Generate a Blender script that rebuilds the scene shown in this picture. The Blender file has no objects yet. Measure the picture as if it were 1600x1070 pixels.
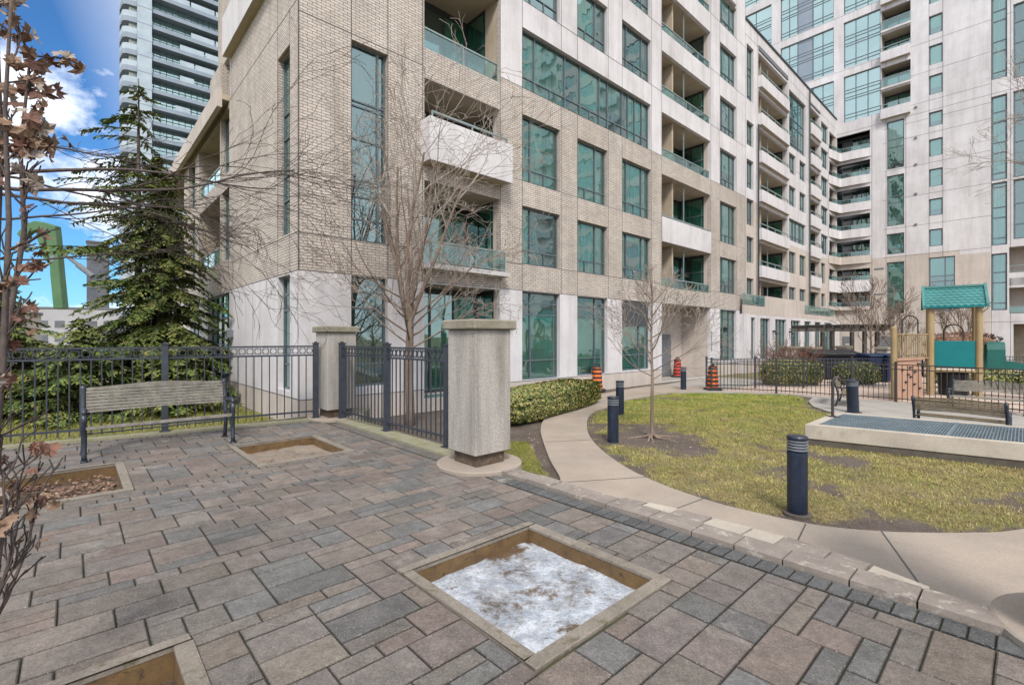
import bpy, bmesh, math, random
from mathutils import Vector, Matrix, noise
random.seed(7)
R = random.Random(11)
scene = bpy.context.scene
COL = scene.collection
rad = math.radians
# ------------------------------------------------------------------ frame of the buildings
ANG = math.atan2(748, 813)
UB = (math.cos(ANG), math.sin(ANG)); UA = (-math.sin(ANG), math.cos(ANG))
K = (-4.737, 10.607)
def W(s, r, z=0.0):
    return Vector((K[0] + UB[0]*s + UA[0]*r, K[1] + UB[1]*s + UA[1]*r, z))
def toSR(x, y):
    dx, dy = x-K[0], y-K[1]
    return dx*UB[0]+dy*UB[1], dx*UA[0]+dy*UA[1]
PZ = 0.30      # level of the raised plaza

# ------------------------------------------------------------------ materials
MATS = {}
def nt(name):
    m = bpy.data.materials.new(name); m.use_nodes = True
    t = m.node_tree; t.nodes.clear()
    out = t.nodes.new('ShaderNodeOutputMaterial')
    return m, t, out
def N(t, kind, **kw):
    n = t.nodes.new(kind)
    for k, v in kw.items():
        if k.startswith('i_'): n.inputs[k[2:].replace('_', ' ')].default_value = v
        else: setattr(n, k, v)
    return n
def L(t, a, b): t.links.new(a, b)
def c4(c): return (c[0], c[1], c[2], 1.0)
def mixc(t, fac, a, b, mode='MIX'):
    n = t.nodes.new('ShaderNodeMix'); n.data_type = 'RGBA'; n.blend_type = mode
    for sock, v in ((n.inputs[0], fac), (n.inputs[6], a), (n.inputs[7], b)):
        if hasattr(v, 'links') or hasattr(v, 'is_linked'): L(t, v, sock)
        elif isinstance(v, (int, float)): sock.default_value = v
        else: sock.default_value = c4(v)
    return n.outputs[2]
def ramp(t, src, p0, p1, c0=(0,0,0), c1=(1,1,1)):
    n = t.nodes.new('ShaderNodeValToRGB')
    n.color_ramp.elements[0].position = p0; n.color_ramp.elements[1].position = p1
    n.color_ramp.elements[0].color = c4(c0); n.color_ramp.elements[1].color = c4(c1)
    L(t, src, n.inputs[0]); return n.outputs[0]
def noisen(t, vec, scale, detail=5, rough=.55, w=None):
    n = N(t, 'ShaderNodeTexNoise'); n.inputs['Scale'].default_value = scale
    n.inputs['Detail'].default_value = detail; n.inputs['Roughness'].default_value = rough
    if vec is not None: L(t, vec, n.inputs['Vector'])
    return n.outputs['Fac']
def mapping(t, vec, sc=(1,1,1), loc=(0,0,0)):
    m = N(t, 'ShaderNodeMapping'); m.inputs['Scale'].default_value = sc; m.inputs['Location'].default_value = loc
    L(t, vec, m.inputs['Vector']); return m.outputs[0]
def coords(t, which='Object'):
    if which == 'World': return N(t, 'ShaderNodeNewGeometry').outputs['Position']
    return N(t, 'ShaderNodeTexCoord').outputs[which]
def finish(t, out, col, rough=.8, bump=None, bstr=.3, bdist=.01, metal=0, spec=.4):
    b = N(t, 'ShaderNodeBsdfPrincipled')
    if isinstance(col, tuple): b.inputs['Base Color'].default_value = c4(col)
    else: L(t, col, b.inputs['Base Color'])
    if isinstance(rough, (int, float)): b.inputs['Roughness'].default_value = rough
    else: L(t, rough, b.inputs['Roughness'])
    b.inputs['Metallic'].default_value = metal
    b.inputs['Specular IOR Level'].default_value = spec
    if bump is not None:
        bn = N(t, 'ShaderNodeBump'); bn.inputs['Strength'].default_value = bstr; bn.inputs['Distance'].default_value = bdist
        L(t, bump, bn.inputs['Height']); L(t, bn.outputs[0], b.inputs['Normal'])
    L(t, b.outputs[0], out.inputs[0]); return b
def simple(name, c0, c1=None, scale=4, rough=.8, bstr=.2, metal=0, spec=.4, fine=40, co='World', streak=False, lo=.35, hi=.7, bdist=.004, c2=None, gritf=.4):
    m, t, out = nt(name)
    v = coords(t, co)
    if c1 is None: c1 = tuple(x*.8 for x in c0)
    vv = mapping(t, v, (scale, scale, scale*(.12 if streak else 1)))
    f = ramp(t, noisen(t, vv, 1.0, 6, .6), lo, hi)
    col = mixc(t, f, c0, c1)
    fn = noisen(t, v, fine, 5, .8)
    col = mixc(t, gritf, col, ramp(t, fn, .36, .64, (.5,.5,.5), (1.18,1.18,1.18)), 'MULTIPLY')
    if c2 is not None:
        col = mixc(t, ramp(t, noisen(t, v, scale*2.3, 5, .7), .56, .68), col, c2)
    finish(t, out, col, rough, fn, bstr, bdist, metal, spec)
    MATS[name] = m; return m
def wallmat(name, base, stain, brick=False):
    m, t, out = nt(name)
    uv = coords(t, 'UV')
    big = ramp(t, noisen(t, mapping(t, uv, (.35, .35, 1)), 1.0, 6, .65), .35, .72)
    st = ramp(t, noisen(t, mapping(t, uv, (2.2, .22, 1)), 1.0, 6, .7), .42, .75)
    fine = noisen(t, mapping(t, uv, (18, 18, 18)), 1.0, 4, .7)
    if brick:
        b = N(t, 'ShaderNodeTexBrick'); L(t, uv, b.inputs['Vector'])
        b.inputs['Scale'].default_value = 1.0
        b.inputs['Brick Width'].default_value = .205; b.inputs['Row Height'].default_value = .066
        b.inputs['Mortar Size'].default_value = .0075; b.inputs['Mortar Smooth'].default_value = .2
        b.inputs['Bias'].default_value = -.2
        b.inputs['Color1'].default_value = c4(base); b.inputs['Color2'].default_value = c4(tuple(x*.80 for x in base))
        b.inputs['Mortar'].default_value = (.17, .155, .145, 1)
        col = b.outputs['Color']
        inv = N(t, 'ShaderNodeMath', operation='SUBTRACT'); inv.inputs[0].default_value = 1; L(t, b.outputs['Fac'], inv.inputs[1])
        h = inv.outputs[0]
        col = mixc(t, .6, col, mixc(t, big, (1,1,1), (.80,.77,.76)), 'MULTIPLY')
        col = mixc(t, .8, col, mixc(t, st, (1,1,1), (.72,.69,.66)), 'MULTIPLY')
        pt_ = noisen(t, mapping(t, uv, (.9,1.4,1)), 1.0, 4, .7)
        col = mixc(t, .6, col, ramp(t, pt_, .3, .7, (.80,.78,.76), (1.14,1.10,1.06)), 'MULTIPLY')
        col = mixc(t, .3, col, ramp(t, fine, .3, .7, (.7,.7,.7), (1,1,1)), 'MULTIPLY')
        finish(t, out, col, .85, h, .6, .006)
    else:
        col = mixc(t, big, base, stain)
        col = mixc(t, .85, col, mixc(t, st, (1,1,1), (.74,.71,.70)), 'MULTIPLY')
        col = mixc(t, .5, col, ramp(t, noisen(t, mapping(t, uv, (.8,.9,1)), 1.0, 7, .75), .3, .7, (.78,.77,.78), (1.08,1.08,1.08)), 'MULTIPLY')
        col = mixc(t, .25, col, ramp(t, fine, .3, .7, (.75,.75,.75), (1,1,1)), 'MULTIPLY')
        finish(t, out, col, .85, fine, .15, .004)
    MATS[name] = m; return m
def glassmat(name, tint, refl=.05, rough=.02, dirty=.08):
    m, t, out = nt(name)
    tr = N(t, 'ShaderNodeBsdfTransparent'); tr.inputs[0].default_value = c4(tint)
    gl = N(t, 'ShaderNodeBsdfGlossy'); gl.inputs['Roughness'].default_value = rough; gl.inputs[0].default_value = (.74,.97,.95,1)
    v = coords(t, 'World')
    bn = N(t, 'ShaderNodeBump'); bn.inputs['Strength'].default_value = .22; bn.inputs['Distance'].default_value = .05
    L(t, noisen(t, v, .9, 2, .5), bn.inputs['Height']); L(t, bn.outputs[0], gl.inputs['Normal'])
    fr = N(t, 'ShaderNodeFresnel'); fr.inputs['IOR'].default_value = 1.55
    a = N(t, 'ShaderNodeMath', operation='MULTIPLY_ADD'); a.use_clamp = True
    L(t, fr.outputs[0], a.inputs[0]); a.inputs[1].default_value = 1.5; a.inputs[2].default_value = refl
    mx = N(t, 'ShaderNodeMixShader'); L(t, a.outputs[0], mx.inputs[0]); L(t, tr.outputs[0], mx.inputs[1]); L(t, gl.outputs[0], mx.inputs[2])
    df = N(t, 'ShaderNodeBsdfDiffuse'); df.inputs[0].default_value = (.35,.5,.5,1)
    m2 = N(t, 'ShaderNodeMixShader'); m2.inputs[0].default_value = dirty*.5
    L(t, mx.outputs[0], m2.inputs[1]); L(t, df.outputs[0], m2.inputs[2])
    L(t, m2.outputs[0], out.inputs[0]); MATS[name] = m; return m

wallmat('brick', (.60,.548,.497), None, True)
wallmat('precast_white', (.66,.645,.66), (.52,.505,.51))
wallmat('precast_tan', (.56,.50,.45), (.45,.40,.36))
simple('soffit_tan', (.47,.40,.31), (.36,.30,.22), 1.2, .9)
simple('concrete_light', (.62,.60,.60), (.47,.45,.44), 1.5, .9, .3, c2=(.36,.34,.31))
simple('joint_dark', (.10,.09,.09), (.08,.08,.08), 3, .9)
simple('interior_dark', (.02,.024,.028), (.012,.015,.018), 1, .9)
simple('frame_metal', (.115,.15,.165), (.08,.11,.125), 3, .5, .05, .0, .5)
simple('frame_dark', (.035,.045,.05), (.025,.03,.035), 3, .5, .05, 0, .5)
simple('rail_metal', (.26,.33,.33), (.2,.26,.26), 3, .45, .05, .2, .5)
simple('louvre_grey', (.17,.18,.2), (.12,.13,.14), 6, .7)
glassmat('glass_teal', (.34,.80,.70), .20)
glassmat('glass_dark', (.26,.66,.58), .17)
glassmat('glass_rail', (.40,.62,.60), .10, .03, .06)
glassmat('glass_blue', (.66,.82,.88), .38, .02, .12)
def blindmat(name, c0, c1, freq, amt):
    m, t, out = nt(name)
    v = coords(t, 'Object')
    gp = N(t, 'ShaderNodeObjectInfo'); ad = N(t, 'ShaderNodeVectorMath', operation='ADD'); L(t, v, ad.inputs[0]); L(t, gp.outputs['Random'], ad.inputs[1])
    f = noisen(t, mapping(t, ad.outputs[0], (freq*4, 1, .25)), 1.0, 3, .6)
    col = mixc(t, ramp(t, f, .38, .62), c0, c1)
    col = mixc(t, gp.outputs['Random'], col, mixc(t, .5, col, (.55,.6,.55), 'MULTIPLY'))
    finish(t, out, col, .9, f, amt, .05); MATS[name] = m
blindmat('blind', (.86,.90,.84), (.76,.82,.76), .35, .1)
blindmat('curtain', (.82,.86,.80), (.30,.36,.34), 1.6, .8)
blindmat('curtain_green', (.08,.62,.42), (.04,.32,.21), 2.4, .6)
simple('tower_white', (.40,.47,.53), (.30,.37,.43), .5, .6)
simple('tower_slab', (.25,.30,.36), (.20,.245,.30), .5, .7)
simple('fence_paint', (.04,.048,.064), (.025,.03,.042), 6, .5, .25, 0, .5, 60)
simple('fence_brown', (.05,.042,.04), (.03,.027,.028), 6, .55, .2, 0, .5, 60)
simple('moss_concrete', (.30,.275,.21), (.20,.20,.11), 3, .95, .6, c2=(.16,.19,.05))
simple('stucco', (.43,.40,.365), (.25,.23,.205), 3.2, .95, 1.0, fine=45, streak=True, bdist=.012, gritf=.55, lo=.42, hi=.66)
simple('stucco_dark', (.33,.31,.28), (.44,.42,.38), 2.2, .95, 1.0, fine=90, streak=True, bdist=.008)
simple('cap_stone', (.30,.27,.22), (.19,.175,.125), 5, .95, .9, c2=(.17,.18,.08), fine=60, bdist=.01)
simple('foot_stain', (.12,.085,.06), (.05,.04,.035), 9, .9, .8, c2=(.25,.14,.07))
simple('path_concrete', (.37,.31,.255), (.28,.235,.195), 1.1, .95, .5, c2=(.31,.27,.22), fine=70)
simple('pad_concrete', (.36,.34,.31), (.28,.26,.24), 1.3, .95, .4, fine=60)
simple('play_surface', (.55,.43,.36), (.46,.36,.30), 1.0, .95, .5, fine=40)
simple('coping_stone', (.28,.24,.21), (.20,.17,.15), 4, .95, .7, c2=(.42,.38,.33), fine=70, bdist=.008)
simple('pit_frame', (.27,.235,.195), (.19,.165,.135), 5, .9, .9, fine=60, bdist=.01, gritf=.6, c2=(.13,.11,.07))
simple('pit_inner', (.17,.105,.045), (.10,.06,.03), 7, .9, .8, c2=(.05,.035,.02), fine=80)
simple('sand_joint', (.045,.042,.034), (.07,.075,.03), 6, 1.0, .6)
simple('bench_wood', (.29,.27,.235), (.17,.155,.13), 9, .85, .8, c2=(.13,.11,.09), fine=120)
simple('bench_wood_brown', (.22,.18,.11), (.12,.09,.06), 9, .85, .8, c2=(.07,.05,.04), fine=120)
simple('cast_iron', (.022,.03,.048), (.012,.016,.024), 10, .38, .3, 0, .6, c2=(.06,.08,.10))
simple('bollard_paint', (.009,.018,.040), (.006,.012,.026), 8, .36, .15, 0, .6, c2=(.02,.035,.07))
simple('bollard_ring', (.26,.28,.32), (.18,.2,.23), 6, .4, .1, .5)
simple('orange_plastic', (.75,.16,.03), (.6,.12,.025), 5, .5, .15)
simple('red_plastic', (.65,.05,.03), (.5,.04,.02), 5, .5, .15)
simple('black_rubber', (.02,.02,.022), (.035,.035,.035), 5, .7, .3)
simple('steel_grating', (.33,.40,.45), (.24,.30,.34), 4, .4, .1, .6)
simple('vent_concrete', (.46,.41,.345), (.35,.31,.26), 1.7, .95, .5, streak=False, c2=(.33,.29,.24), fine=60)
simple('vent_base', (.11,.095,.075), (.07,.06,.05), 5, .95, .6)
simple('tan_post', (.34,.25,.13), (.28,.20,.10), 2, .5, .1)
simple('teal_plastic', (.0,.17,.18), (.0,.14,.15), 2, .45, .05)
simple('teal_light', (.06,.225,.215), (.045,.17,.165), 2, .45, .1)
simple('pink_panel', (.45,.27,.19), (.38,.23,.16), 2, .5, .1)
simple('dark_green', (.01,.11,.09), (.008,.08,.07), 2, .45, .1)
simple('pergola_wood', (.11,.10,.09), (.07,.062,.056), 5, .85, .5)
simple('black_cover', (.012,.012,.014), (.025,.025,.027), 2, .35, .4)
simple('blue_plastic', (.010,.025,.075), (.008,.02,.06), 2, .4, .1)
simple('white_paint', (.8,.8,.8), (.7,.7,.7), 2, .6)
simple('excavator_green', (.085,.175,.08), (.06,.14,.06), 1, .5, .1)
simple('steel_rod', (.55,.56,.58), (.4,.4,.42), 3, .25, .05, .9)
simple('bark_grey', (.27,.205,.16), (.14,.105,.085), 14, .95, 1.0, c2=(.09,.07,.06), fine=60, bdist=.01, streak=True)
simple('bark_dark', (.11,.085,.075), (.055,.042,.04), 16, .9, .8, fine=60)
simple('twig_pale', (.42,.36,.31), (.24,.20,.17), 6, .9, .3)
simple('needles', (.12,.17,.04), (.26,.25,.08), 1.6, .7, .1, spec=.25, lo=.42, hi=.66)
simple('needles_dark', (.06,.115,.035), (.15,.18,.055), 1.2, .7, .1, spec=.2)
simple('hedge_leaf', (.34,.31,.08), (.15,.18,.04), 11, .5, .1, lo=.4, hi=.6)
simple('hedge_leaf_dark', (.05,.085,.02), (.03,.05,.015), 9, .5, .1)
simple('dead_leaf', (.28,.18,.12), (.15,.09,.06), 9, .8, .4, c2=(.42,.32,.24))
simple('dead_leaf_red', (.19,.095,.065), (.11,.055,.04), 9, .8, .4)
simple('far_building', (.42,.42,.44), (.36,.36,.38), .3, .9)
simple('far_dark', (.10,.11,.13), (.16,.17,.19), .6, .7)
simple('brown_hedge', (.22,.12,.075), (.14,.08,.05), 5, .9, .5)
simple('blade_green', (.20,.26,.05), (.38,.36,.09), 1.6, .8, .1, lo=.40, hi=.60, c2=(.13,.15,.035))
simple('blade_straw', (.46,.37,.16), (.24,.17,.085), 3.0, .8, .1, lo=.42, hi=.58, c2=(.15,.11,.05))
simple('blade_moss', (.27,.27,.05), (.15,.17,.04), 2.2, .8, .1)
# pavers: one shade per stone, stored on the mesh
def pavermat():
    m, t, out = nt('paver')
    a = N(t, 'ShaderNodeAttribute'); a.attribute_name = 'tone'
    v = coords(t, 'World')
    f = noisen(t, v, 75, 5, .85); g = noisen(t, v, 3.2, 8, .75)
    col = mixc(t, .85, a.outputs['Color'], ramp(t, f, .32, .68, (.45,.45,.45), (1.35,1.35,1.35)), 'MULTIPLY')
    col = mixc(t, .55, col, ramp(t, g, .35, .72, (.46,.44,.40), (1.16,1.13,1.10)), 'MULTIPLY')
    g2 = noisen(t, v, 11, 8, .8)
    col = mixc(t, .7, col, ramp(t, g2, .34, .66, (.62,.61,.60), (1.30,1.28,1.24)), 'MULTIPLY')
    col = mixc(t, ramp(t, noisen(t, v, 1.7, 6, .75), .60, .74), col, (.27,.25,.22))
    sp = ramp(t, noisen(t, v, 130, 1, .5), .665, .70)
    col = mixc(t, .55, col, mixc(t, sp, col, (.42,.40,.38)))
    finish(t, out, col, .88, f, .8, .006, 0, .35); MATS['paver'] = m
pavermat()
def icemat():
    m, t, out = nt('ice')
    v = coords(t, 'World')
    f = ramp(t, noisen(t, v, 3.1, 10, .72), .46, .62)
    g = noisen(t, v, 9, 8, .75)
    col = mixc(t, f, (.62,.66,.72), (.12,.10,.08))
    col = mixc(t, ramp(t, g, .44, .60), col, (.36,.40,.46))
    col = mixc(t, ramp(t, noisen(t, v, 2.4, 7, .7), .53, .60), col, (.13,.085,.05))
    col = mixc(t, ramp(t, noisen(t, v, 55, 3, .7), .60, .68), col, (.16,.12,.09))
    finish(t, out, col, .22, g, 1.0, .035, 0, .6); MATS['ice'] = m
icemat()
def soilmat(name, a, b, c):
    m, t, out = nt(name)
    v = coords(t, 'World')
    col = mixc(t, ramp(t, noisen(t, v, 2.5, 6, .7), .35, .7), a, b)
    col = mixc(t, ramp(t, noisen(t, v, 30, 4, .7), .52, .66), col, c)
    finish(t, out, col, .95, noisen(t, v, 45, 5, .75), 1.0, .02); MATS[name] = m
soilmat('pit_soil', (.28,.23,.185), (.17,.13,.10), (.36,.30,.25))
soilmat('pit_soil_dark', (.13,.085,.06), (.08,.055,.04), (.22,.15,.10))
def groundmat():
    m, t, out = nt('ground')
    v = coords(t, 'World')
    a = N(t, 'ShaderNodeAttribute'); a.attribute_name = 'grass'
    soil = mixc(t, ramp(t, noisen(t, v, 1.6, 7, .7), .35, .7), (.135,.108,.09), (.075,.056,.045))
    soil = mixc(t, ramp(t, noisen(t, v, 38, 4, .7), .55, .68), soil, (.24,.20,.165))
    gr = mixc(t, ramp(t, noisen(t, v, .9, 5, .65), .38, .62), (.23,.22,.07), (.33,.26,.13))
    gr = mixc(t, ramp(t, noisen(t, v, 26, 5, .75), .40, .62), gr, (.11,.105,.035))
    sep = N(t, 'ShaderNodeMath', operation='MULTIPLY_ADD'); L(t, noisen(t, v, 14, 5, .7), sep.inputs[0]); sep.inputs[1].default_value = .9
    s2 = N(t, 'ShaderNodeMath', operation='SUBTRACT'); L(t, a.outputs['Fac'], s2.inputs[0]); s2.inputs[1].default_value = .45
    L(t, s2.outputs[0], sep.inputs[2])
    f = ramp(t, sep.outputs[0], .38, .56)
    col = mixc(t, f, soil, gr)
    finish(t, out, col, .97, noisen(t, v, 60, 5, .8), 1.0, .02); MATS['ground'] = m
groundmat()
def excl():
    return

# ------------------------------------------------------------------ mesh builder
class MB:
    def __init__(self): self.v = []; self.f = []; self.m = []; self.uv = {}; self.mats = []
    def mi(self, mat):
        if mat not in self.mats: self.mats.append(mat)
        return self.mats.index(mat)
    def face(self, pts, mat, uv=None):
        i = len(self.v); self.v.extend([tuple(p) for p in pts]); self.f.append(tuple(range(i, i+len(pts)))); self.m.append(self.mi(mat))
        if uv: self.uv[len(self.f)-1] = uv
    def box(self, x0, x1, y0, y1, z0, z1, mat, M=None, uvs=False):
        if x0 > x1: x0, x1 = x1, x0
        if y0 > y1: y0, y1 = y1, y0
        if z0 > z1: z0, z1 = z1, z0
        P = [(x0,y0,z0),(x1,y0,z0),(x1,y1,z0),(x0,y1,z0),(x0,y0,z1),(x1,y0,z1),(x1,y1,z1),(x0,y1,z1)]
        if M is not None: P = [tuple(M @ Vector(p)) for p in P]
        i = len(self.v); self.v.extend(P); k = self.mi(mat)
        for q in ((0,3,2,1),(4,5,6,7),(0,1,5,4),(1,2,6,5),(2,3,7,6),(3,0,4,7)):
            self.f.append(tuple(i+j for j in q)); self.m.append(k)
            if uvs: self.uv[len(self.f)-1] = [((P[j][0] if q not in ((1,2,6,5),(3,0,4,7)) else P[j][1]), (P[j][2] if q not in ((0,3,2,1),(4,5,6,7)) else P[j][1])) for j in q]
    def tube(self, pts, rs, n, mat, cap=True, sx=1.0, close=False):
        pts = [Vector(p) for p in pts]
        if not isinstance(rs, (list, tuple)): rs = [rs]*len(pts)
        k = self.mi(mat); base = len(self.v); up = None
        for j, p in enumerate(pts):
            if close: d = pts[(j+1) % len(pts)] - pts[j-1]
            else: d = (pts[min(j+1, len(pts)-1)] - pts[max(j-1, 0)])
            d = d.normalized() if d.length > 1e-9 else Vector((0,0,1))
            if up is None:
                up = Vector((0,0,1)) if abs(d.z) < .9 else Vector((1,0,0))
            a = (up - d*up.dot(d))
            if a.length < 1e-5: a = d.orthogonal()
            a.normalize(); b = d.cross(a); up = a
            for q in range(n):
                th = 2*math.pi*(q+.5)/n
                w = p + a*(math.cos(th)*rs[j]) + b*(math.sin(th)*rs[j]*sx)
                self.v.append((w.x, w.y, w.z))
        m = len(pts)
        for j in range(m if close else m-1):
            for q in range(n):
                q2 = (q+1) % n; j2 = (j+1) % m
                self.f.append((base+j*n+q, base+j*n+q2, base+j2*n+q2, base+j2*n+q)); self.m.append(k)
        if cap and not close:
            self.f.append(tuple(base+q for q in range(n))[::-1]); self.m.append(k)
            self.f.append(tuple(base+(m-1)*n+q for q in range(n))); self.m.append(k)
    def lathe(self, prof, n, mat, cx=0, cy=0, cap=True):
        k = self.mi(mat); base = len(self.v)
        for r, z in prof:
            for q in range(n):
                th = 2*math.pi*q/n; self.v.append((cx+r*math.cos(th), cy+r*math.sin(th), z))
        for j in range(len(prof)-1):
            for q in range(n):
                q2 = (q+1) % n
                self.f.append((base+j*n+q, base+j*n+q2, base+(j+1)*n+q2, base+(j+1)*n+q)); self.m.append(k)
        if cap:
            self.f.append(tuple(base+q for q in range(n))[::-1]); self.m.append(k)
            self.f.append(tuple(base+(len(prof)-1)*n+q for q in range(n))); self.m.append(k)
    def prism(self, poly, z0, z1, mat, axis='z', M=None, uvs=False):
        # poly: list of 2D, extruded along an axis
        def P(a, b, c):
            p = (a, b, c) if axis == 'z' else ((a, c, b) if axis == 'y' else (c, a, b))
            return tuple(M @ Vector(p)) if M is not None else p
        n = len(poly); k = self.mi(mat); i = len(self.v)
        self.v.extend([P(a, b, z0) for a, b in poly]); self.v.extend([P(a, b, z1) for a, b in poly])
        self.f.append(tuple(range(i+n-1, i-1, -1))); self.m.append(k)
        if uvs: self.uv[len(self.f)-1] = [poly[j] for j in range(n-1, -1, -1)]
        self.f.append(tuple(range(i+n, i+2*n))); self.m.append(k)
        if uvs: self.uv[len(self.f)-1] = list(poly)
        for j in range(n):
            j2 = (j+1) % n
            self.f.append((i+j, i+j2, i+n+j2, i+n+j)); self.m.append(k)
            if uvs:
                l = math.dist(poly[j], poly[j2]); self.uv[len(self.f)-1] = [(0,z0),(l,z0),(l,z1),(0,z1)]
    def mesh(self, name, smooth=False, bevel=0, fixn=False):
        me = bpy.data.meshes.new(name)
        me.from_pydata(self.v, [], self.f)
        for mm in self.mats: me.materials.append(MATS[mm])
        me.polygons.foreach_set('material_index', self.m)
        if self.uv:
            uvl = me.uv_layers.new(name='UVMap')
            for pi, uv in self.uv.items():
                p = me.polygons[pi]
                for li, c in zip(p.loop_indices, uv): uvl.data[li].uv = c
        if bevel or fixn:
            bm = bmesh.new(); bm.from_mesh(me)
            if bevel:
                bmesh.ops.remove_doubles(bm, verts=bm.verts, dist=1e-5)
                bmesh.ops.bevel(bm, geom=bm.edges[:], offset=bevel, segments=1, affect='EDGES', clamp_overlap=True)
            bmesh.ops.recalc_face_normals(bm, faces=bm.faces)
            bm.to_mesh(me); bm.free()
        if smooth: me.polygons.foreach_set('use_smooth', [True]*len(me.polygons))
        me.update(); return me
    def build(self, name, parent=None, loc=(0,0,0), rz=0, smooth=False, bevel=0, fixn=False):
        return place(self.mesh(name, smooth, bevel, fixn), name, parent, loc, rz)
def place(me, name, parent=None, loc=(0,0,0), rz=0):
    o = bpy.data.objects.new(name, me); COL.objects.link(o)
    o.location = loc; o.rotation_euler = (0, 0, rz)
    if parent is not None: o.parent = parent
    return o
def tag(o, label, cat, group=None, kind=None):
    if label: o['label'] = label
    if cat: o['category'] = cat
    if group: o['group'] = group
    if kind: o['kind'] = kind
    return o
def thing(name, label, cat, loc=(0,0,0), rz=0, group=None):
    o = bpy.data.objects.new(name, None); COL.objects.link(o); o.location = loc; o.rotation_euler = (0,0,rz)
    o.empty_display_size = .2
    return tag(o, label, cat, group)
def kids(o): return [c for c in bpy.data.objects if c.parent == o]
def copy_tree(o, parent=None):
    c = o.copy(); COL.objects.link(c)
    if parent is not None: c.parent = parent
    for ch in kids(o): copy_tree(ch, c)
    return c
def copy_thing(o, loc, rz, label, scale=None):
    c = copy_tree(o); c.location = loc; c.rotation_euler = (0,0,rz); c['label'] = label
    if scale: c.scale = (scale,)*3
    return c
def sstruct(mb, name, **kw):
    o = mb.build(name, **kw); o['kind'] = 'structure'; return o

# ------------------------------------------------------------------ building kit
# a facade is a frame: local x along the wall, local y INTO the wall, z up
class Facade:
    def __init__(self, bld, os, orr, rot): self.b = bld; self.os = os; self.o = orr; self.rot = rot
    def pos(self, a, d, z):
        c, s = math.cos(self.rot), math.sin(self.rot)
        return (self.os + a*c - d*s, self.o + a*s + d*c, z)
    def put(self, me, name, a, d, z, parent=None):
        if parent is None: return place(me, name, self.b, self.pos(a, d, z), self.rot)
        return place(me, name, parent)
def wall(fac, a0, a1, z0, z1, openings, matfn, asplit=(), zsplit=(), joints=(), name='wall', off=0.0, uvo=0.0, depth=.16, ends=True):
    mb = MB()
    A = sorted(set([a0, a1] + [x for x in asplit if a0 < x < a1] + [v for o in openings for v in o[:2] if a0 < v < a1]))
    Z = sorted(set([z0, z1] + [x for x in zsplit if z0 < x < z1] + [v for o in openings for v in o[2:4] if z0 < v < z1]))
    def inside(a, z): return any(o[0] < a < o[1] and o[2] < z < o[3] for o in openings)
    for i in range(len(A)-1):
        j = 0
        while j < len(Z)-1:
            am = (A[i]+A[i+1])/2; zm = (Z[j]+Z[j+1])/2
            if inside(am, zm): j += 1; continue
            mat = matfn(am, zm); k = j
            while k+1 < len(Z)-1 and not inside(am, (Z[k+1]+Z[k+2])/2) and matfn(am, (Z[k+1]+Z[k+2])/2) == mat: k += 1
            x0, x1, y0, y1 = A[i], A[i+1], Z[j], Z[k+1]
            mb.face([(x0,off,y0),(x1,off,y0),(x1,off,y1),(x0,off,y1)], mat, [(x0+uvo,y0),(x1+uvo,y0),(x1+uvo,y1),(x0+uvo,y1)])
            j = k+1
    for o in openings:
        x0, x1, y0, y1 = o[:4]; d = o[4] if len(o) > 4 else depth
        m = matfn(x0-.05, y1-.1)
        q = off; e = off+d
        mb.face([(x0,q,y0),(x0,q,y1),(x0,e,y1),(x0,e,y0)], m, [(0,y0),(0,y1),(d,y1),(d,y0)])
        mb.face([(x1,q,y1),(x1,q,y0),(x1,e,y0),(x1,e,y1)], m, [(0,y1),(0,y0),(d,y0),(d,y1)])
        mb.face([(x0,q,y1),(x1,q,y1),(x1,e,y1),(x0,e,y1)], m, [(x0,0),(x1,0),(x1,d),(x0,d)])
        mb.face([(x0,q,y0),(x0,e,y0),(x1,e,y0),(x1,q,y0)], m, [(x0,0),(x0,d),(x1,d),(x1,0)])
    # recessed sealant joints drawn as thin dark strips 3 mm proud
    for (p, q0, q1, hv) in joints:
        cuts = sorted(set([q0, q1] + [v for o in openings for v in ((o[0], o[1]) if hv == 'h' else (o[2], o[3])) if q0 < v < q1]))
        for i in range(len(cuts)-1):
            mid = (cuts[i]+cuts[i+1])/2
            if (inside(mid, p) if hv == 'h' else inside(p, mid)): continue
            w = .011
            if hv == 'h': mb.face([(cuts[i],off-.003,p-w),(cuts[i+1],off-.003,p-w),(cuts[i+1],off-.003,p+w),(cuts[i],off-.003,p+w)], 'joint_dark')
            else: mb.face([(p-w,off-.003,cuts[i]),(p+w,off-.003,cuts[i]),(p+w,off-.003,cuts[i+1]),(p-w,off-.003,cuts[i+1])], 'joint_dark')
    return place(mb.mesh(name), name, fac.b, fac.pos(0, 0, 0), fac.rot)
WIN = {}
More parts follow.
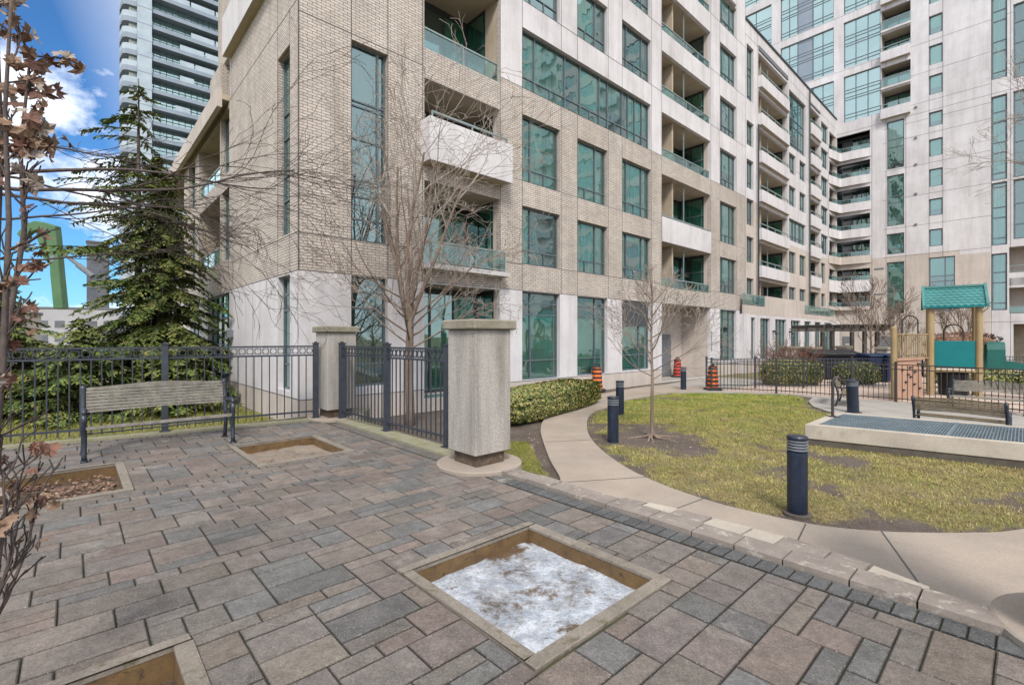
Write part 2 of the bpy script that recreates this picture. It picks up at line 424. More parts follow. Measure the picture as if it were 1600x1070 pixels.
def window(fac, a0, a1, z0, z1, cols=(), rows=(), d=.13, blind=1.0, bmat='blind', glass='glass_teal', fw=.05, dark=False, off=0.0, low=0.0, name='window'):
    """cols / rows: mullion positions as fractions (rows measured in m from the sill when > 1 list given as m)."""
    w, h = round(a1-a0, 3), round(z1-z0, 3)
    fm = 'frame_dark' if dark else 'frame_metal'
    key = (w, h, tuple(cols), tuple(rows), fm, fw, low)
    if key not in WIN:
        mb = MB(); e = .004
        mb.box(e, fw, 0, .07, e, h-e, fm); mb.box(w-fw, w-e, 0, .07, e, h-e, fm)
        mb.box(fw, w-fw, 0, .07, e, fw, fm); mb.box(fw, w-fw, 0, .07, h-fw, h-e, fm)
        zz = [fw] + [x for x in rows] + [h-fw]
        for x in rows: mb.box(fw, w-fw, .004, .066, x-fw*.4, x+fw*.4, fm)
        for c in cols: 
            x = c*w
            mb.box(x-fw*.45, x+fw*.45, -.006, .063, fw, h-fw, fm)
        if low > 0 and rows:   # extra divisions in the bottom lights
            n = max(1, int(low))
            cs = [0]+list(cols)+[1]
            for i in range(len(cs)-1):
                if (cs[i+1]-cs[i])*w > .9:
                    x = (cs[i]+cs[i+1])/2*w
                    mb.box(x-fw*.35, x+fw*.35, .002, .06, fw, rows[0], fm)
        WIN[key] = mb.mesh(name)
        pb = MB(); pb.face([(fw*.5,.035,fw*.5),(w-fw*.5,.035,fw*.5),(w-fw*.5,.035,h-fw*.5),(fw*.5,.035,h-fw*.5)], 'glass_teal')
        WIN[key+('p',)] = pb.mesh('pane')
    o = place(WIN[key], name, fac.b, fac.pos(a0, d+off, z0), fac.rot)
    pk = key+('p', glass)
    if pk not in WIN:
        pm = WIN[key+('p',)].copy(); pm.materials[0] = MATS[glass]; WIN[pk] = pm
    place(WIN[pk], 'pane', o)
    if blind == 'low':
        b = MB(); b.box(.03, w-.03, .14, .15, .02, rows[1]-.02, 'blind'); b.build('blind', o)
    elif blind in ('cols', 'sides'):
        cs = [0]+list(cols)+[1]; b = MB()
        if blind == 'sides':
            b.box(.03, w*R.uniform(.15,.3), .14, .15, .02, h-.02, 'curtain'); b.box(w*R.uniform(.7,.85), w-.03, .14, .15, .02, h-.02, 'curtain')
            b.box(.03, w-.03, .16, .17, h*R.uniform(.7,.9), h-.02, 'blind')
        else:
            for i in range(len(cs)-1):
                q = R.random(); x0 = cs[i]*w+.03; x1 = cs[i+1]*w-.01
                if q < .62: b.box(x0, x1, .14, .15, .02 if q < .3 else h*R.uniform(.3,.7), h-.02, R.choice(['blind','curtain']))
        if b.f: b.build('blind', o)
    elif blind > 0:
        zb = h*(1-blind)
        bk = (w, h, round(blind, 2), bmat)
        if bk not in WIN:
            b = MB(); b.box(.03, w-.03, .14, .15, max(zb, .02), h-.02, bmat); WIN[bk] = b.mesh('blind')
        place(WIN[bk], 'blind', o)
    return o
def rail(w, h, glass=True, posts=None, y=0.0, gm='glass_rail', mat='rail_metal'):
    mb = MB(); n = posts or max(1, round(w/1.25))
    mb.box(0, w, y-.025, y+.03, h-.045, h, mat)
    if h > .3: mb.box(0, w, y-.012, y+.012, .05, .08, mat)
    for i in range(n+1):
        x = min(max(i*w/n, .02), w-.02); mb.box(x-.02, x+.02, y-.02, y+.02, 0, h-.045, mat)
    g = MB()
    if glass:
        for i in range(n):
            g.face([(i*w/n+.03, y, .09), ((i+1)*w/n-.03, y, .09), ((i+1)*w/n-.03, y, h-.06), (i*w/n+.03, y, h-.06)], gm)
    return mb, g
def balcony(fac, a0, a1, z0, z1, depth=1.5, kind='glass', par=None, proj=0.0, railh=.42, glaz=(.35, 1.0), part=None, wallm='soffit_tan', ch=0.0, pmat='precast_white', hang=0.0, dark=True, side='precast_tan', ceil_out=True, cheek=.12):
    """a recessed balcony: room of slab, soffit, cheeks and back wall; par=(zb,zt) gives a concrete parapet, else glass railing from z0."""
    w = a1-a0; h = z1-z0; d = depth
    mb = MB(); y0 = .165
    P = lambda x, y, z: (x, y, z)
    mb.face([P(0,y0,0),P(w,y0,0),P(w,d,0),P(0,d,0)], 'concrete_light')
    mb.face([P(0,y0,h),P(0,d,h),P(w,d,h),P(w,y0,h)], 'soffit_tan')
    mb.face([P(0,y0,0),P(0,d,0),P(0,d,h),P(0,y0,h)], side, [(0,0),(d,0),(d,h),(0,h)])
    gs = y0 + cheek*(d-y0)
    mb.face([P(w,y0,0),P(w,y0,h),P(w,gs,h),P(w,gs,0)], side, [(0,0),(0,h),(d,h),(d,0)])
    mb.face([P(w,gs,0),P(w,gs,h),P(w,d,h),P(w,d,0)], 'frame_dark')
    mb.face([P(0,d,0),P(w,d,0),P(w,d,h),P(0,d,h)], side, [(0,0),(w,0),(w,h),(0,h)])
    if part is not None:    # privacy partition
        x = part*w; mb.box(x-.06, x+.06, y0+.1, d-.002, .002, h-.002, 'soffit_tan')
        mb.box(x+.9, x+.94, y0+.02, y0+.06, .002, h-.002, 'rail_metal')
    o = place(mb.mesh('balcony'), 'balcony', fac.b, fac.pos(a0, 0, z0), fac.rot)
    g0, g1 = glaz[0]*w+.05, glaz[1]*w-.05
    gm = MB(); n = max(2, round((g1-g0)/1.0)); yy = d-.06
    gm.box(g0, g1, yy, d-.004, h-.16, h-.004, 'frame_dark'); gm.box(g0, g1, yy, d-.004, .004, .09, 'frame_dark')
    for i in range(n+1):
        x = g0+(g1-g0)*i/n; gm.box(x-.035, x+.035, yy-.005, d-.006, .09, h-.16, 'frame_dark')
    gz = place(gm.mesh('glazing'), 'glazing', o)
    pm = MB()
    for i in range(n):
        x0 = g0+(g1-g0)*i/n+.03; x1 = g0+(g1-g0)*(i+1)/n-.03
        pm.face([(x0,yy+.02,.09),(x1,yy+.02,.09),(x1,yy+.02,h-.16),(x0,yy+.02,h-.16)], 'glass_dark')
        pm.face([(x0,yy+.04,.09),(x1,yy+.04,.09),(x1,yy+.04,h-.16),(x0,yy+.04,h-.16)], R.choice(['curtain_green','interior_dark','curtain_green','curtain_green','curtain']))
    ya = gs+.06; yb = d-.1; nn = 2 if yb-ya > .7 else 1
    if yb-ya > .2:
        for i in range(nn):
            p0 = ya+(yb-ya)*i/nn+.025; p1 = ya+(yb-ya)*(i+1)/nn-.025
            pm.face([(w-.03,p0,.12),(w-.03,p1,.12),(w-.03,p1,h-.14),(w-.03,p0,h-.14)][::-1], 'glass_teal')
            pm.face([(w-.012,p0,.12),(w-.012,p1,.12),(w-.012,p1,h-.14),(w-.012,p0,h-.14)][::-1], R.choice(['curtain_green','curtain_green','interior_dark']))
        pm.box(w-.05, w-.004, ya-.05, yb+.05, h*.55, h*.55+.05, 'frame_metal')
    pm.build('door_pane', o)
    if par is not None:
        zb, zt = par[0]-z0, par[1]-z0
        pb = MB()
        if ch: pb.prism([(0,.16),(0,-proj),(w-ch,-proj),(w,.0),(w,.16)], zb, zt, pmat, uvs=True)
        else: pb.prism([(-hang,-.001 if proj else .16),(-hang,-proj),(w+hang,-proj),(w+hang,-.001 if proj else .16)], zb, zt, pmat, uvs=True)
        if proj and not ch:  # floor slab of the projecting part
            pb.face([(0,-proj+.12,zb+.1),(w,-proj+.12,zb+.1),(w,.17,zb+.1),(0,.17,zb+.1)], 'concrete_light')
        if proj: pb.face([(-hang+.03,-proj+.05,zb-.003),(-hang+.03,.2,zb-.003),(w-ch*.5,.2,zb-.003),(w-ch,-proj+.05,zb-.003)], 'soffit_tan')
        pb.build('parapet', o)
        rm, gg = rail(w-(ch if ch else 0), railh, False, y=-proj+.1)
        for i, v in enumerate(rm.v): rm.v[i] = (v[0], v[1], v[2]+zt)
        place(rm.mesh('railing'), 'railing', o)
    else:
        rm, gg = rail(w, railh, True, y=.09-proj)
        ro = place(rm.mesh('railing'), 'railing', o)
        place(gg.mesh('railing_glass'), 'railing_glass', ro)
    return o

# =================================================================== MAIN APARTMENT BUILDING
bld = thing('apartment_building', 'long mid rise apartment building of tan brick and pale precast with recessed balconies', 'building', (K[0], K[1], 0), ANG)
FB = Facade(bld, 0, 0, 0.0)
FA = Facade(bld, 0, 0, -math.pi/2)
def wB(*a, **k): return window(FB, *a, **k)
TOPZ = 26.5
opB = []
def opn(a0, a1, z0, z1, d=.16): opB.append((a0, a1, z0, z1, d)); return (a0, a1, z0, z1)
SPLIT = 24.4
def matB(a, z):
    if z < .58: return 'precast_tan'
    if a < SPLIT:
        if z < 3.5: return 'precast_white'
        if a < 5.95: return 'brick' if z < 12.8 or a < 3.2 else 'precast_white'
        if z < 9.95: return 'brick'
        return 'precast_white'
    if a < 26.2: return 'precast_white' if z > 9.9 else 'precast_tan'
    return 'precast_white' if z > 8.2 else 'precast_tan'
def blindkind():
    r = R.random()
    if r < .16: return dict(blind=1.0, bmat='blind')
    if r < .40: return dict(blind=R.choice([.25,.35,.5,.65]), bmat='blind')
    if r < .54: return dict(blind=1.0, bmat='curtain')
    if r < .80: return dict(blind='cols')
    if r < .92: return dict(blind='sides')
    return dict(blind=0)
# tall corner window W0
wB(*opn(1.22, 2.18, 4.33, 9.12), cols=(.78,), rows=(.55, 1.1, 2.5, 3.3, 3.42), blind=.0)
wB(*opn(1.22, 2.18, .8, 3.48), cols=(), rows=(.55, 1.9, 2.3), blind=.0)
# loggias at the brick corner bay
L0, L1_ = 3.25, 5.93
for (z0, z1, par, pj) in ((3.95, 6.2, None, .35), (6.95, 8.95, (6.62, 7.75), .45), (9.75, 12.35, None, 0), (12.8, 15.2, None, 0), (15.6, 18, None, 0), (18.4, 20.8, None, 0), (21.2, 23.6, None, 0)):
    opn(L0, L1_, z0, z1)
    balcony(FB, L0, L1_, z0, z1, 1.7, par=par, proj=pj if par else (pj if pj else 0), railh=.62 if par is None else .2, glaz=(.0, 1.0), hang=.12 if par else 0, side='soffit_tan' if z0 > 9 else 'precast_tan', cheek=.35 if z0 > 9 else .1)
# slabs under the projecting balconies
mb = MB(); mb.box(L0-.12, L1_+.12, -.35, -.002, 3.82, 3.95, 'concrete_light'); mb.build('balcony_slab', bld)
opn(L0, L1_, .35, 3.45)
balcony(FB, L0, L1_, .35, 3.45, 1.2, par=None, railh=.01, glaz=(0.0, 1.0), side='precast_tan')
COLS = [(6.88, 8.68, (.27,)), (9.61, 11.40, (.66,)), (12.37, 14.48, (.22, .75)), (21.17, 23.2, (.25, .72))]
FL = [(4.35, 6.2), (7.0, 9.13), (9.96, 11.9), (12.78, 14.62), (15.6, 17.4), (18.4, 20.25), (21.2, 23.0)]
for ci, (a0, a1, cs) in enumerate(COLS):
    for fi, (z0, z1) in enumerate(FL):
        if ci < 3 and fi == 2: continue
        if ci < 2 and fi > 4: continue
        wB(*opn(a0, a1, z0, z1), cols=cs, rows=(.46,), low=1, **blindkind())
    if ci < 2: wB(*opn(a0, a1, .62, 3.48), cols=cs, rows=(.62, 2.12, 2.5), blind='low')
    elif ci == 2:
        wB(*opn(a0, a1, .66, 3.48), cols=(.66,), rows=(.62, 2.05), blind='low')
    else: wB(*opn(a0, a1, .8, 3.46), cols=(.3, .66), rows=(.55, 1.75, 2.2), blind=.3, glass='glass_dark')
# blinds above the third ground window are a louvre
mb = MB(); mb.box(12.45, 14.40, .10, .125, 2.45, 3.40, 'louvre_grey')
for i in range(22): mb.box(12.45, 14.40, .088, .10, 2.47+i*.042, 2.485+i*.042, 'frame_dark')
mb.build('louvre', bld)
# the long window
o = opn(6.88, 14.48, 9.96, 11.9)
wB(*o, cols=(.09, .29, .40, .55, .62, .745, .80, .865, .935), rows=(.46,), blind='cols', low=1)
# bay 2 balconies
B0, B1 = 15.37, 20.06
for (z0, z1, par) in ((4.22, 6.2, None), (7.0, 9.18, (6.22, 7.30)), (9.95, 11.9, None), (12.72, 14.6, None), (15.5, 17.4, None), (18.35, 20.2, None), (21.2, 23.0, None)):
    opn(B0, B1, z0, z1)
    balcony(FB, B0, B1, z0, z1, 1.7, par=par, proj=0.04 if par else 0, railh=.44 if par is None else .12, glaz=(.42, 1.0), part=.30)
# entrance recess
opn(B0, B1, .02, 3.5)
mb = MB(); w = B1-B0; d = 1.55
for f, m in (([(0,.165,.02),(w,.165,.02),(w,d,.02),(0,d,.02)],'pad_concrete'), ([(0,.165,3.5),(0,d,3.5),(w,d,3.5),(w,.165,3.5)],'soffit_tan')):
    mb.face(f, m)
mb.face([(0,.165,.02),(0,d,.02),(0,d,3.5),(0,.165,3.5)], 'precast_tan', [(0,0),(d,0),(d,3.5),(0,3.5)])
mb.face([(w,.165,.02),(w,.165,3.5),(w,d,3.5),(w,d,.02)], 'precast_tan', [(0,0),(0,3.5),(d,3.5),(d,0)])
mb.face([(0,d,.02),(w,d,.02),(w,d,3.5),(0,d,3.5)], 'precast_tan', [(0,0),(w,0),(w,3.5),(0,3.5)])
mb.build('entrance_recess', bld, (B0, 0, 0))
mb = MB(); mb.box(2.45, 3.4, d-.05, d-.004, .03, 2.15, 'louvre_grey'); 
dr = mb.build('door', bld, (B0+.1, 0, 0), bevel=.01)
mb = MB(); mb.box(3.28, 3.33, d-.12, d-.051, 1.0, 1.12, 'rail_metal'); mb.build('door_handle', dr)
# column c5
for z0, z1 in ((15.6, 18.75), (13.0, 14.4), (10.55, 12.2), (8.45, 9.95), (6.3, 7.78), (4.45, 5.4)):
    wB(*opn(24.6, 25.6, z0, z1), cols=(.5,), rows=((.42,) if z1-z0 < 2 else (.4, 1.6, 2.0)), **blindkind())
# bay 3 projecting balconies
for zt in (17.5, 15.26, 13.04, 10.73, 8.47, 6.25):
    z0 = zt-.45; z1 = zt+1.5 if zt < 17 else 19.0
    z1 = min(z1, z0+1.85)
    opn(26.3, 31.35, z0, z1)
    balcony(FB, 26.3, 31.35, z0, z1, 1.5, par=(zt-.68, zt), proj=.22, railh=.30, ch=.3, glaz=(.5, 1.0), part=.22)
opn(26.3, 31.35, 4.0, 5.4); balcony(FB, 26.3, 31.35, 4.0, 5.4, 1.5, par=None, railh=.4, glaz=(.2, .9), part=.22)
# column c6
wB(*opn(31.62, 35.1, 14.85, 18.6), cols=(.33, .66), rows=(.4, 1.6, 2.1), blind='cols')
wB(*opn(31.62, 35.1, 8.52, 10.0), cols=(.33, .5, .75), rows=(.35,), blind='cols')
for z0, z1 in ((13.05, 14.4), (10.87, 12.2), (6.34, 7.79), (4.55, 5.4)):
    for a0, a1 in ((31.62, 32.95), (33.75, 35.1)): wB(*opn(a0, a1, z0, z1), cols=(.5,), rows=(.35,), **blindkind())
# bay 4
for i in range(6):
    zt = 17.65-2.23*i; z0 = zt-.4
    opn(36.0, 38.4, z0, z0+1.62)
    balcony(FB, 36.0, 38.4, z0, z0+1.62, 1.4, par=(zt-.8, zt), proj=.16, railh=.32, glaz=(.1, .95))
opn(36.0, 38.4, 3.9, 5.4); balcony(FB, 36.0, 38.4, 3.9, 5.4, 1.4, par=None, railh=.4, glaz=(.1, .95))
# column c7
for z0, z1 in ((17.2, 18.68), (15.2, 16.67), (13.0, 14.5), (10.8, 12.2), (8.5, 10.0)):
    wB(*opn(38.8, 40.65, z0, z1), cols=(.35, .7), rows=(.35,), **blindkind())
for z0, z1 in ((6.2, 7.76), (4.4, 5.4)): wB(*opn(38.8, 39.9, z0, z1), cols=(.5,), rows=(.35,), **blindkind())
# corner balconies wrapping to the tower (openings in both walls)
CB = [(17.07, .68), (14.98, .68), (12.85, .68), (10.72, .68), (8.55, .62), (6.6, .95), (4.5, .3)]
opC = []
for zt, hh in CB:
    z0 = zt-hh+.12; z1 = z0+1.75
    if zt > 17: z1 = 18.5
    opB.append((41.0, 42.98, z0, z1, .16)); opC.append((.02, 2.28, z0, z1, .16))
JB = [(3.5, 0, SPLIT, 'h'), (4.33, 0, 6.88, 'h'), (7.0, 5.95, SPLIT, 'h'), (4.35, 6.88, SPLIT, 'h'), (9.25, 0, 3.2, 'h'), (9.96, 5.95, SPLIT, 'h'), (12.77, 5.95, SPLIT, 'h'), (15.6, 5.95, SPLIT, 'h'), (18.4, 5.95, SPLIT, 'h'), (.6, 0, 41, 'h'),
      (19.2, SPLIT, 43, 'h'), (13.4, 31.6, 43, 'h')]
for a in (.012, 1.22, 2.18, 3.2, 5.95, 6.88, 8.75, 9.61, 11.45, 12.37, 14.53, 15.33, 20.1, 21.12, 23.25, SPLIT): JB.append((a, 3.5, TOPZ, 'v'))
for a in (26.2, 31.45, 35.3, 35.95, 38.6): JB.append((a, 3.4, 20, 'v'))
wall(FB, 0, SPLIT, 0, TOPZ, [o for o in opB if o[1] <= SPLIT], matB, (3.2, 5.95), (.58, 3.5, 9.95, 12.8), [j for j in JB if (j[3] == 'v' and j[0] <= SPLIT) or (j[3] == 'h' and j[1] < SPLIT)])
wall(FB, SPLIT, 43, 3.25, 20.0, [o for o in opB if o[0] >= SPLIT], matB, (26.2,), (8.2, 9.9), [j for j in JB if (j[3] == 'v' and j[0] > SPLIT) or (j[3] == 'h' and j[2] > SPLIT and j[0] > 3.5)])
# cornice of the lower block, side of the high block
mb = MB(); mb.box(SPLIT+.002, 43, -.06, .5, 20.0, 20.12, 'frame_dark'); mb.box(26.3, 31.3, -.05, -.002, 19.05, 19.3, 'louvre_grey'); mb.box(36, 38.4, -.05, -.002, 19.05, 19.2, 'louvre_grey')
mb.face([(SPLIT,0,20.0),(SPLIT,14,20.0),(SPLIT,14,TOPZ),(SPLIT,0,TOPZ)], 'precast_white', [(0,20),(14,20),(14,TOPZ),(0,TOPZ)])
mb.face([(SPLIT,.1,20.05),(43,.1,20.05),(43,14,20.05),(SPLIT,14,20.05)], 'concrete_light')
mb.face([(0,0,TOPZ),(SPLIT,0,TOPZ),(SPLIT,14,TOPZ),(0,14,TOPZ)], 'concrete_light')
mb.build('roof', bld)
# podium of the lower block
PO = .3
opP = []
gl = [(SPLIT+.05, 25.05), (25.8, 27.3), (28.2, 30.15), (31.0, 32.88), (33.76, 35.2), (36.07, 37.6), (38.5, 40.5)]
for a0, a1 in gl:
    opP.append((a0, a1, .75, 3.12, .16))
FP = Facade(bld, 0, -PO, 0.0)
for a0, a1 in gl: window(FP, a0, a1, .75, 3.12, cols=(.33, .66), rows=(.5, 1.5, 1.95), blind=R.choice([0,.3,1.0]), bmat=R.choice(['blind','curtain']), glass='glass_dark')
wall(FP, SPLIT-.9, 42.7, 0, 3.3, opP, lambda a, z: 'precast_tan' if z < .58 else 'precast_white', (), (.58,))
mb = MB()
mb.face([(SPLIT-.9,-PO,3.3),(42.7,-PO,3.3),(42.7,.05,3.3),(SPLIT-.9,.05,3.3)], 'concrete_light')
mb.face([(SPLIT-.9,-PO,0),(SPLIT-.9,-PO,3.3),(SPLIT-.9,0,3.3),(SPLIT-.9,0,0)], 'precast_white', [(0,0),(0,3.3),(.3,3.3),(.3,0)])
mb.prism([(26.6,-PO-.003),(33.76,-PO-.003),(33.76,-PO+.15),(26.6,-PO+.15)], 3.30, 4.45, 'precast_tan', uvs=True)
mb.prism([(SPLIT-.9,-PO-.002),(26.6,-PO-.002),(26.6,-PO+.12),(SPLIT-.9,-PO+.12)], 3.30, 3.80, 'precast_tan', uvs=True)
mb.prism([(33.76,-PO-.002),(41.2,-PO-.002),(41.2,-PO+.12),(33.76,-PO+.12)], 3.30, 3.62, 'precast_tan', uvs=True)
mb.build('terrace_parapet', bld)
for a0, a1, z in ((SPLIT-.9, 26.6, 3.8), (33.76, 41.2, 3.62)):
    rm, gg = rail(a1-a0, .62, True)
    ro = place(rm.mesh('railing'), 'railing', bld, (a0, -PO+.06, z)); place(gg.mesh('railing_glass'), 'railing_glass', ro)
# dark rooms behind the glass
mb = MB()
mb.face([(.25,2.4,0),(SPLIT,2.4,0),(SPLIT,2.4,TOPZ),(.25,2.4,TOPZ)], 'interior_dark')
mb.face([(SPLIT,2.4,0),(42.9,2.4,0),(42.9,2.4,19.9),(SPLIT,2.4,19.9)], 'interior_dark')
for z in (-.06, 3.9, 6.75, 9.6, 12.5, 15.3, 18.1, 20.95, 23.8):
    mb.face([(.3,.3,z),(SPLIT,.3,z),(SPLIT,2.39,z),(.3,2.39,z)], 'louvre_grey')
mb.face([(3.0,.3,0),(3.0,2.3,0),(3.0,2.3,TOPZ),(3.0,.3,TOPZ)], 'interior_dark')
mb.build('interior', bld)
# ---- left (end) facade: local x = -r
def A_(r): return -r
opA = []
def oA(r0, r1, z0, z1, d=.16): opA.append((-r1, -r0, z0, z1, d)); return (-r1, -r0, z0, z1)
window(FA, *oA(.55, 1.43, 4.4, 8.75, .2), cols=(), rows=(.9, 1.5, 2.4, 3.0), blind=0, d=.13)
window(FA, *oA(.55, 1.43, .75, 3.45, .2), cols=(), rows=(.6, 1.9, 2.3), blind=0, d=.13, glass='glass_dark')
window(FA, *oA(6.3, 9.6, .75, 3.45), cols=(.25, .5, .75), rows=(.55, 1.0, 1.9, 2.4, 2.8), blind=0, glass='glass_dark')
window(FA, *oA(11.2, 13.2, .75, 3.4), cols=(.5,), rows=(.55, 1.9, 2.4), blind=.4, glass='glass_dark')
window(FA, *oA(6.3, 7.4, 4.5, 6.8), cols=(.5,), rows=(.5,), blind=0)
window(FA, *oA(6.3, 7.4, 7.3, 9.3), cols=(.5,), rows=(.5,), blind=0)
for z0, z1 in ((4.5, 6.8), (7.3, 9.3)):
    for r0, r1 in ((7.6, 11.2), (14.6, 18.2)):
        oA(r0, r1, z0, z1); balcony(FA, -r1, -r0, z0, z1, 1.5, par=None, railh=.6, glaz=(.1, .9), side='soffit_tan')
    window(FA, *oA(12.0, 13.4, z0, z1), cols=(.5,), rows=(.5,), blind=.5)
def matA(a, z):
    if z < .62: return 'precast_tan'
    if z < 3.5: return 'precast_white'
    return 'brick'
wall(FA, -20, 0, -.6, 9.5, opA, matA, (-6.24,), (.62, 3.5), [(.62, -6.2, 0, 'h'), (4.35, -6.2, 0, 'h'), (-3.6, 0, 3.5, 'v'), (-1.43, 3.5, 9.5, 'v'), (-.55, 3.5, 9.5, 'v'), (-.012, 0, 9.5, 'v'), (3.5, -20, 0, 'h')], uvo=.13)
wall(FA, -6.24, 0, 9.5, 11.0, [], matA, (), (), [(9.52, -6.24, 0, 'h'), (-1.43, 9.5, 11, 'v'), (-.012, 9.5, 11, 'v')], uvo=.13)
mb = MB()
# upper floors over the end wall: projecting balcony with soffit, then the high block
mb.prism([(-.22, .9), (-.22, 6.2), (.15, 6.2), (.15, .9)], 10.8, 12.0, 'precast_white', uvs=True)
mb.face([(-.20,1.0,10.79),(.1,1.0,10.79),(.1,6.1,10.79),(-.20,6.1,10.79)], 'soffit_tan')
mb.box(0, .2, 6.0, 6.05, 9.5, 10.9, 'rail_metal')
mb.face([(1.2,0,11.0),(1.2,0,TOPZ),(1.2,14,TOPZ),(1.2,14,11.0)], 'brick', [(0,11),(0,TOPZ),(14,TOPZ),(14,11)])
mb.face([(0,0,11.0),(1.2,0,11.0),(1.2,7,11.0),(0,7,11.0)], 'concrete_light')
mb.face([(0,.02,11.0),(1.2,.02,11.0),(1.2,.02,TOPZ),(0,.02,TOPZ)], 'brick', [(0,11),(1.2,11),(1.2,TOPZ),(0,TOPZ)])
mb.face([(0,.02,11.0),(0,.02,TOPZ),(0,1.0,TOPZ),(0,1.0,11.0)], 'brick', [(0,11),(0,TOPZ),(1,TOPZ),(1,11)])
mb.face([(0,1.0,11.0),(0,1.0,TOPZ),(1.2,1.0,TOPZ),(1.2,1.0,11.0)], 'brick', [(0,11),(0,TOPZ),(1.2,TOPZ),(1.2,11)])
mb.face([(1.2,0,20),(1.2,14,20),(SPLIT,14,20),(SPLIT,0,20)], 'concrete_light')
mb.build('upper_terrace', bld, fixn=False)
mb = MB()
mb.prism([(-.34, 6.3), (-.34, 20), (-.2, 20), (-.2, 6.3)], 9.26, 9.85, 'precast_tan', uvs=True)
mb.prism([(-.199, 6.3), (-.199, 20), (1.6, 20), (1.6, 6.3)], 9.52, 9.7, 'soffit_tan')
mb.prism([(-.1, 7.0), (-.1, 8.6), (.4, 8.6), (.4, 7.0)], 9.71, 11.0, 'brick', uvs=True)
mb.face([(0,20,-.6),(0,20,9.5),(43,20,9.5),(43,20,-.6)], 'precast_tan')
mb.build('eave', bld)
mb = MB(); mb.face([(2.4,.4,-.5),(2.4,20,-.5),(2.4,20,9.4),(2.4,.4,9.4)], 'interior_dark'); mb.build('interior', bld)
mb = MB(); mb.box(-.18, 0, 5.75, 5.95, 2.0, 2.22, 'louvre_grey'); mb.tube([(-.1,5.85,2.22),(-.1,5.85,2.28)], .05, 8, 'rail_metal'); mb.build('wall_light', bld)
for s in (27.7, 30.6):
    mb = MB(); mb.box(s, s+.12, -PO-.2, -PO, 2.3, 2.42, 'frame_dark'); mb.lathe([(.03,2.15),(.09,2.18),(.09,2.28)], 8, 'frame_dark', s+.06, -PO-.2); mb.build('wall_light', bld)
mb = MB(); mb.box(6.28, 6.45, -.08, 0, 2.3, 2.5, 'louvre_grey'); mb.build('wall_light', bld)
mb = MB(); mb.box(20.1, 20.2, -.1, 0, 2.3, 2.4, 'white_paint'); mb.tube([(20.14,-.03,2.3),(20.14,-.03,1.3)], .02, 6, 'rail_metal'); mb.build('wall_pipe', bld)
mb = MB(); mb.tube([(26.0,-.12,3.3),(26.0,-.12,14.5)], .05, 6, 'frame_dark'); mb.tube([(35.6,-.12,3.6),(35.6,-.12,19.9)], .05, 6, 'frame_dark'); mb.build('downpipe', bld)

# =================================================================== TOWER (plane C at s = 43)
tow = thing('apartment_tower', 'tall pale precast apartment tower closing the courtyard with small square windows and boxed balconies', 'building', (K[0], K[1], 0), ANG)
FC = Facade(tow, 43, 0, -math.pi/2)       # local x = -r
def wC(*a, **k): return window(FC, *a, **k)
def oC(a0, a1, z0, z1, d=.16): opC.append((a0, a1, z0, z1, d)); return (a0, a1, z0, z1)
TZ = 44.0
W1 = [(22.08, 23.5), (19.88, 21.3), (17.53, 18.6), (15.33, 16.6), (13.1, 14.4), (10.95, 12.2), (8.7, 9.96)]
up = [(24.3+2.3*i, 25.7+2.3*i) for i in range(8)]
for z0, z1 in W1+up: wC(*oC(5.84, 6.58, z0, z1), blind=R.choice([1,1,1,.6]), bmat='blind', fw=.07)
wC(*oC(5.84, 7.25, 3.9, 7.87), cols=(.62,), rows=(.6, 1.0, 1.6, 2.2, 2.6), blind=.35, fw=.06)
for z0, z1, rr in ((15.0, 18.7, (.5, 1.7, 2.3)), (10.6, 14.5, (.5, 1.8, 2.3)), (8.42, 10.0, (.4,)), (3.82, 7.8, (.5, 1.8, 2.2))):
    wC(*oC(3.34, 4.40, z0, z1), rows=rr, blind=R.choice([.9, 1.0]), bmat=R.choice(['blind','curtain']), fw=.07)
# right bands of windows
for z0, z1 in ((3.85, 7.74), (8.3, 12.6), (12.75, 18.55), (19.7, 25.4), (26.2, 31.8), (32.6, 38)):
    wC(*oC(9.1, 9.86, z0, z1), rows=[.5+ i*2.1 for i in range(int((z1-z0)/2.1)+1) if .5+i*2.1 < z1-z0-.2] + [1.9+ i*2.1 for i in range(int((z1-z0)/2.1)) if 1.9+i*2.1 < z1-z0-.2], blind=.95, bmat=R.choice(['blind','curtain']), fw=.09)
for z0, z1 in ((8.6, 12.6), (12.75, 18.55), (19.4, 24.4), (24.9, 31), (31.5, 38)):
    wC(*oC(10.15, 12.6, z0, z1), cols=(.3, .6), rows=[1.0+i*1.4 for i in range(int((z1-z0)/1.4)) if 1.0+i*1.4 < z1-z0-.2], blind=0, fw=.09, glass='glass_dark')
for z0, z1, par in ((6.0, 8.1, (5.5, 6.35)), (3.6, 5.35, None)):
    oC(9.95, 13.2, z0, z1); balcony(FC, 9.95, 13.2, z0, z1, 1.5, par=par, railh=.5, glaz=(.5, 1.0), side='precast_tan')
oC(10.15, 13.2, .05, 2.9)
balcony(FC, 10.15, 13.2, .05, 2.9, 2.0, par=None, railh=.01, glaz=(.7, .95), side='soffit_tan')
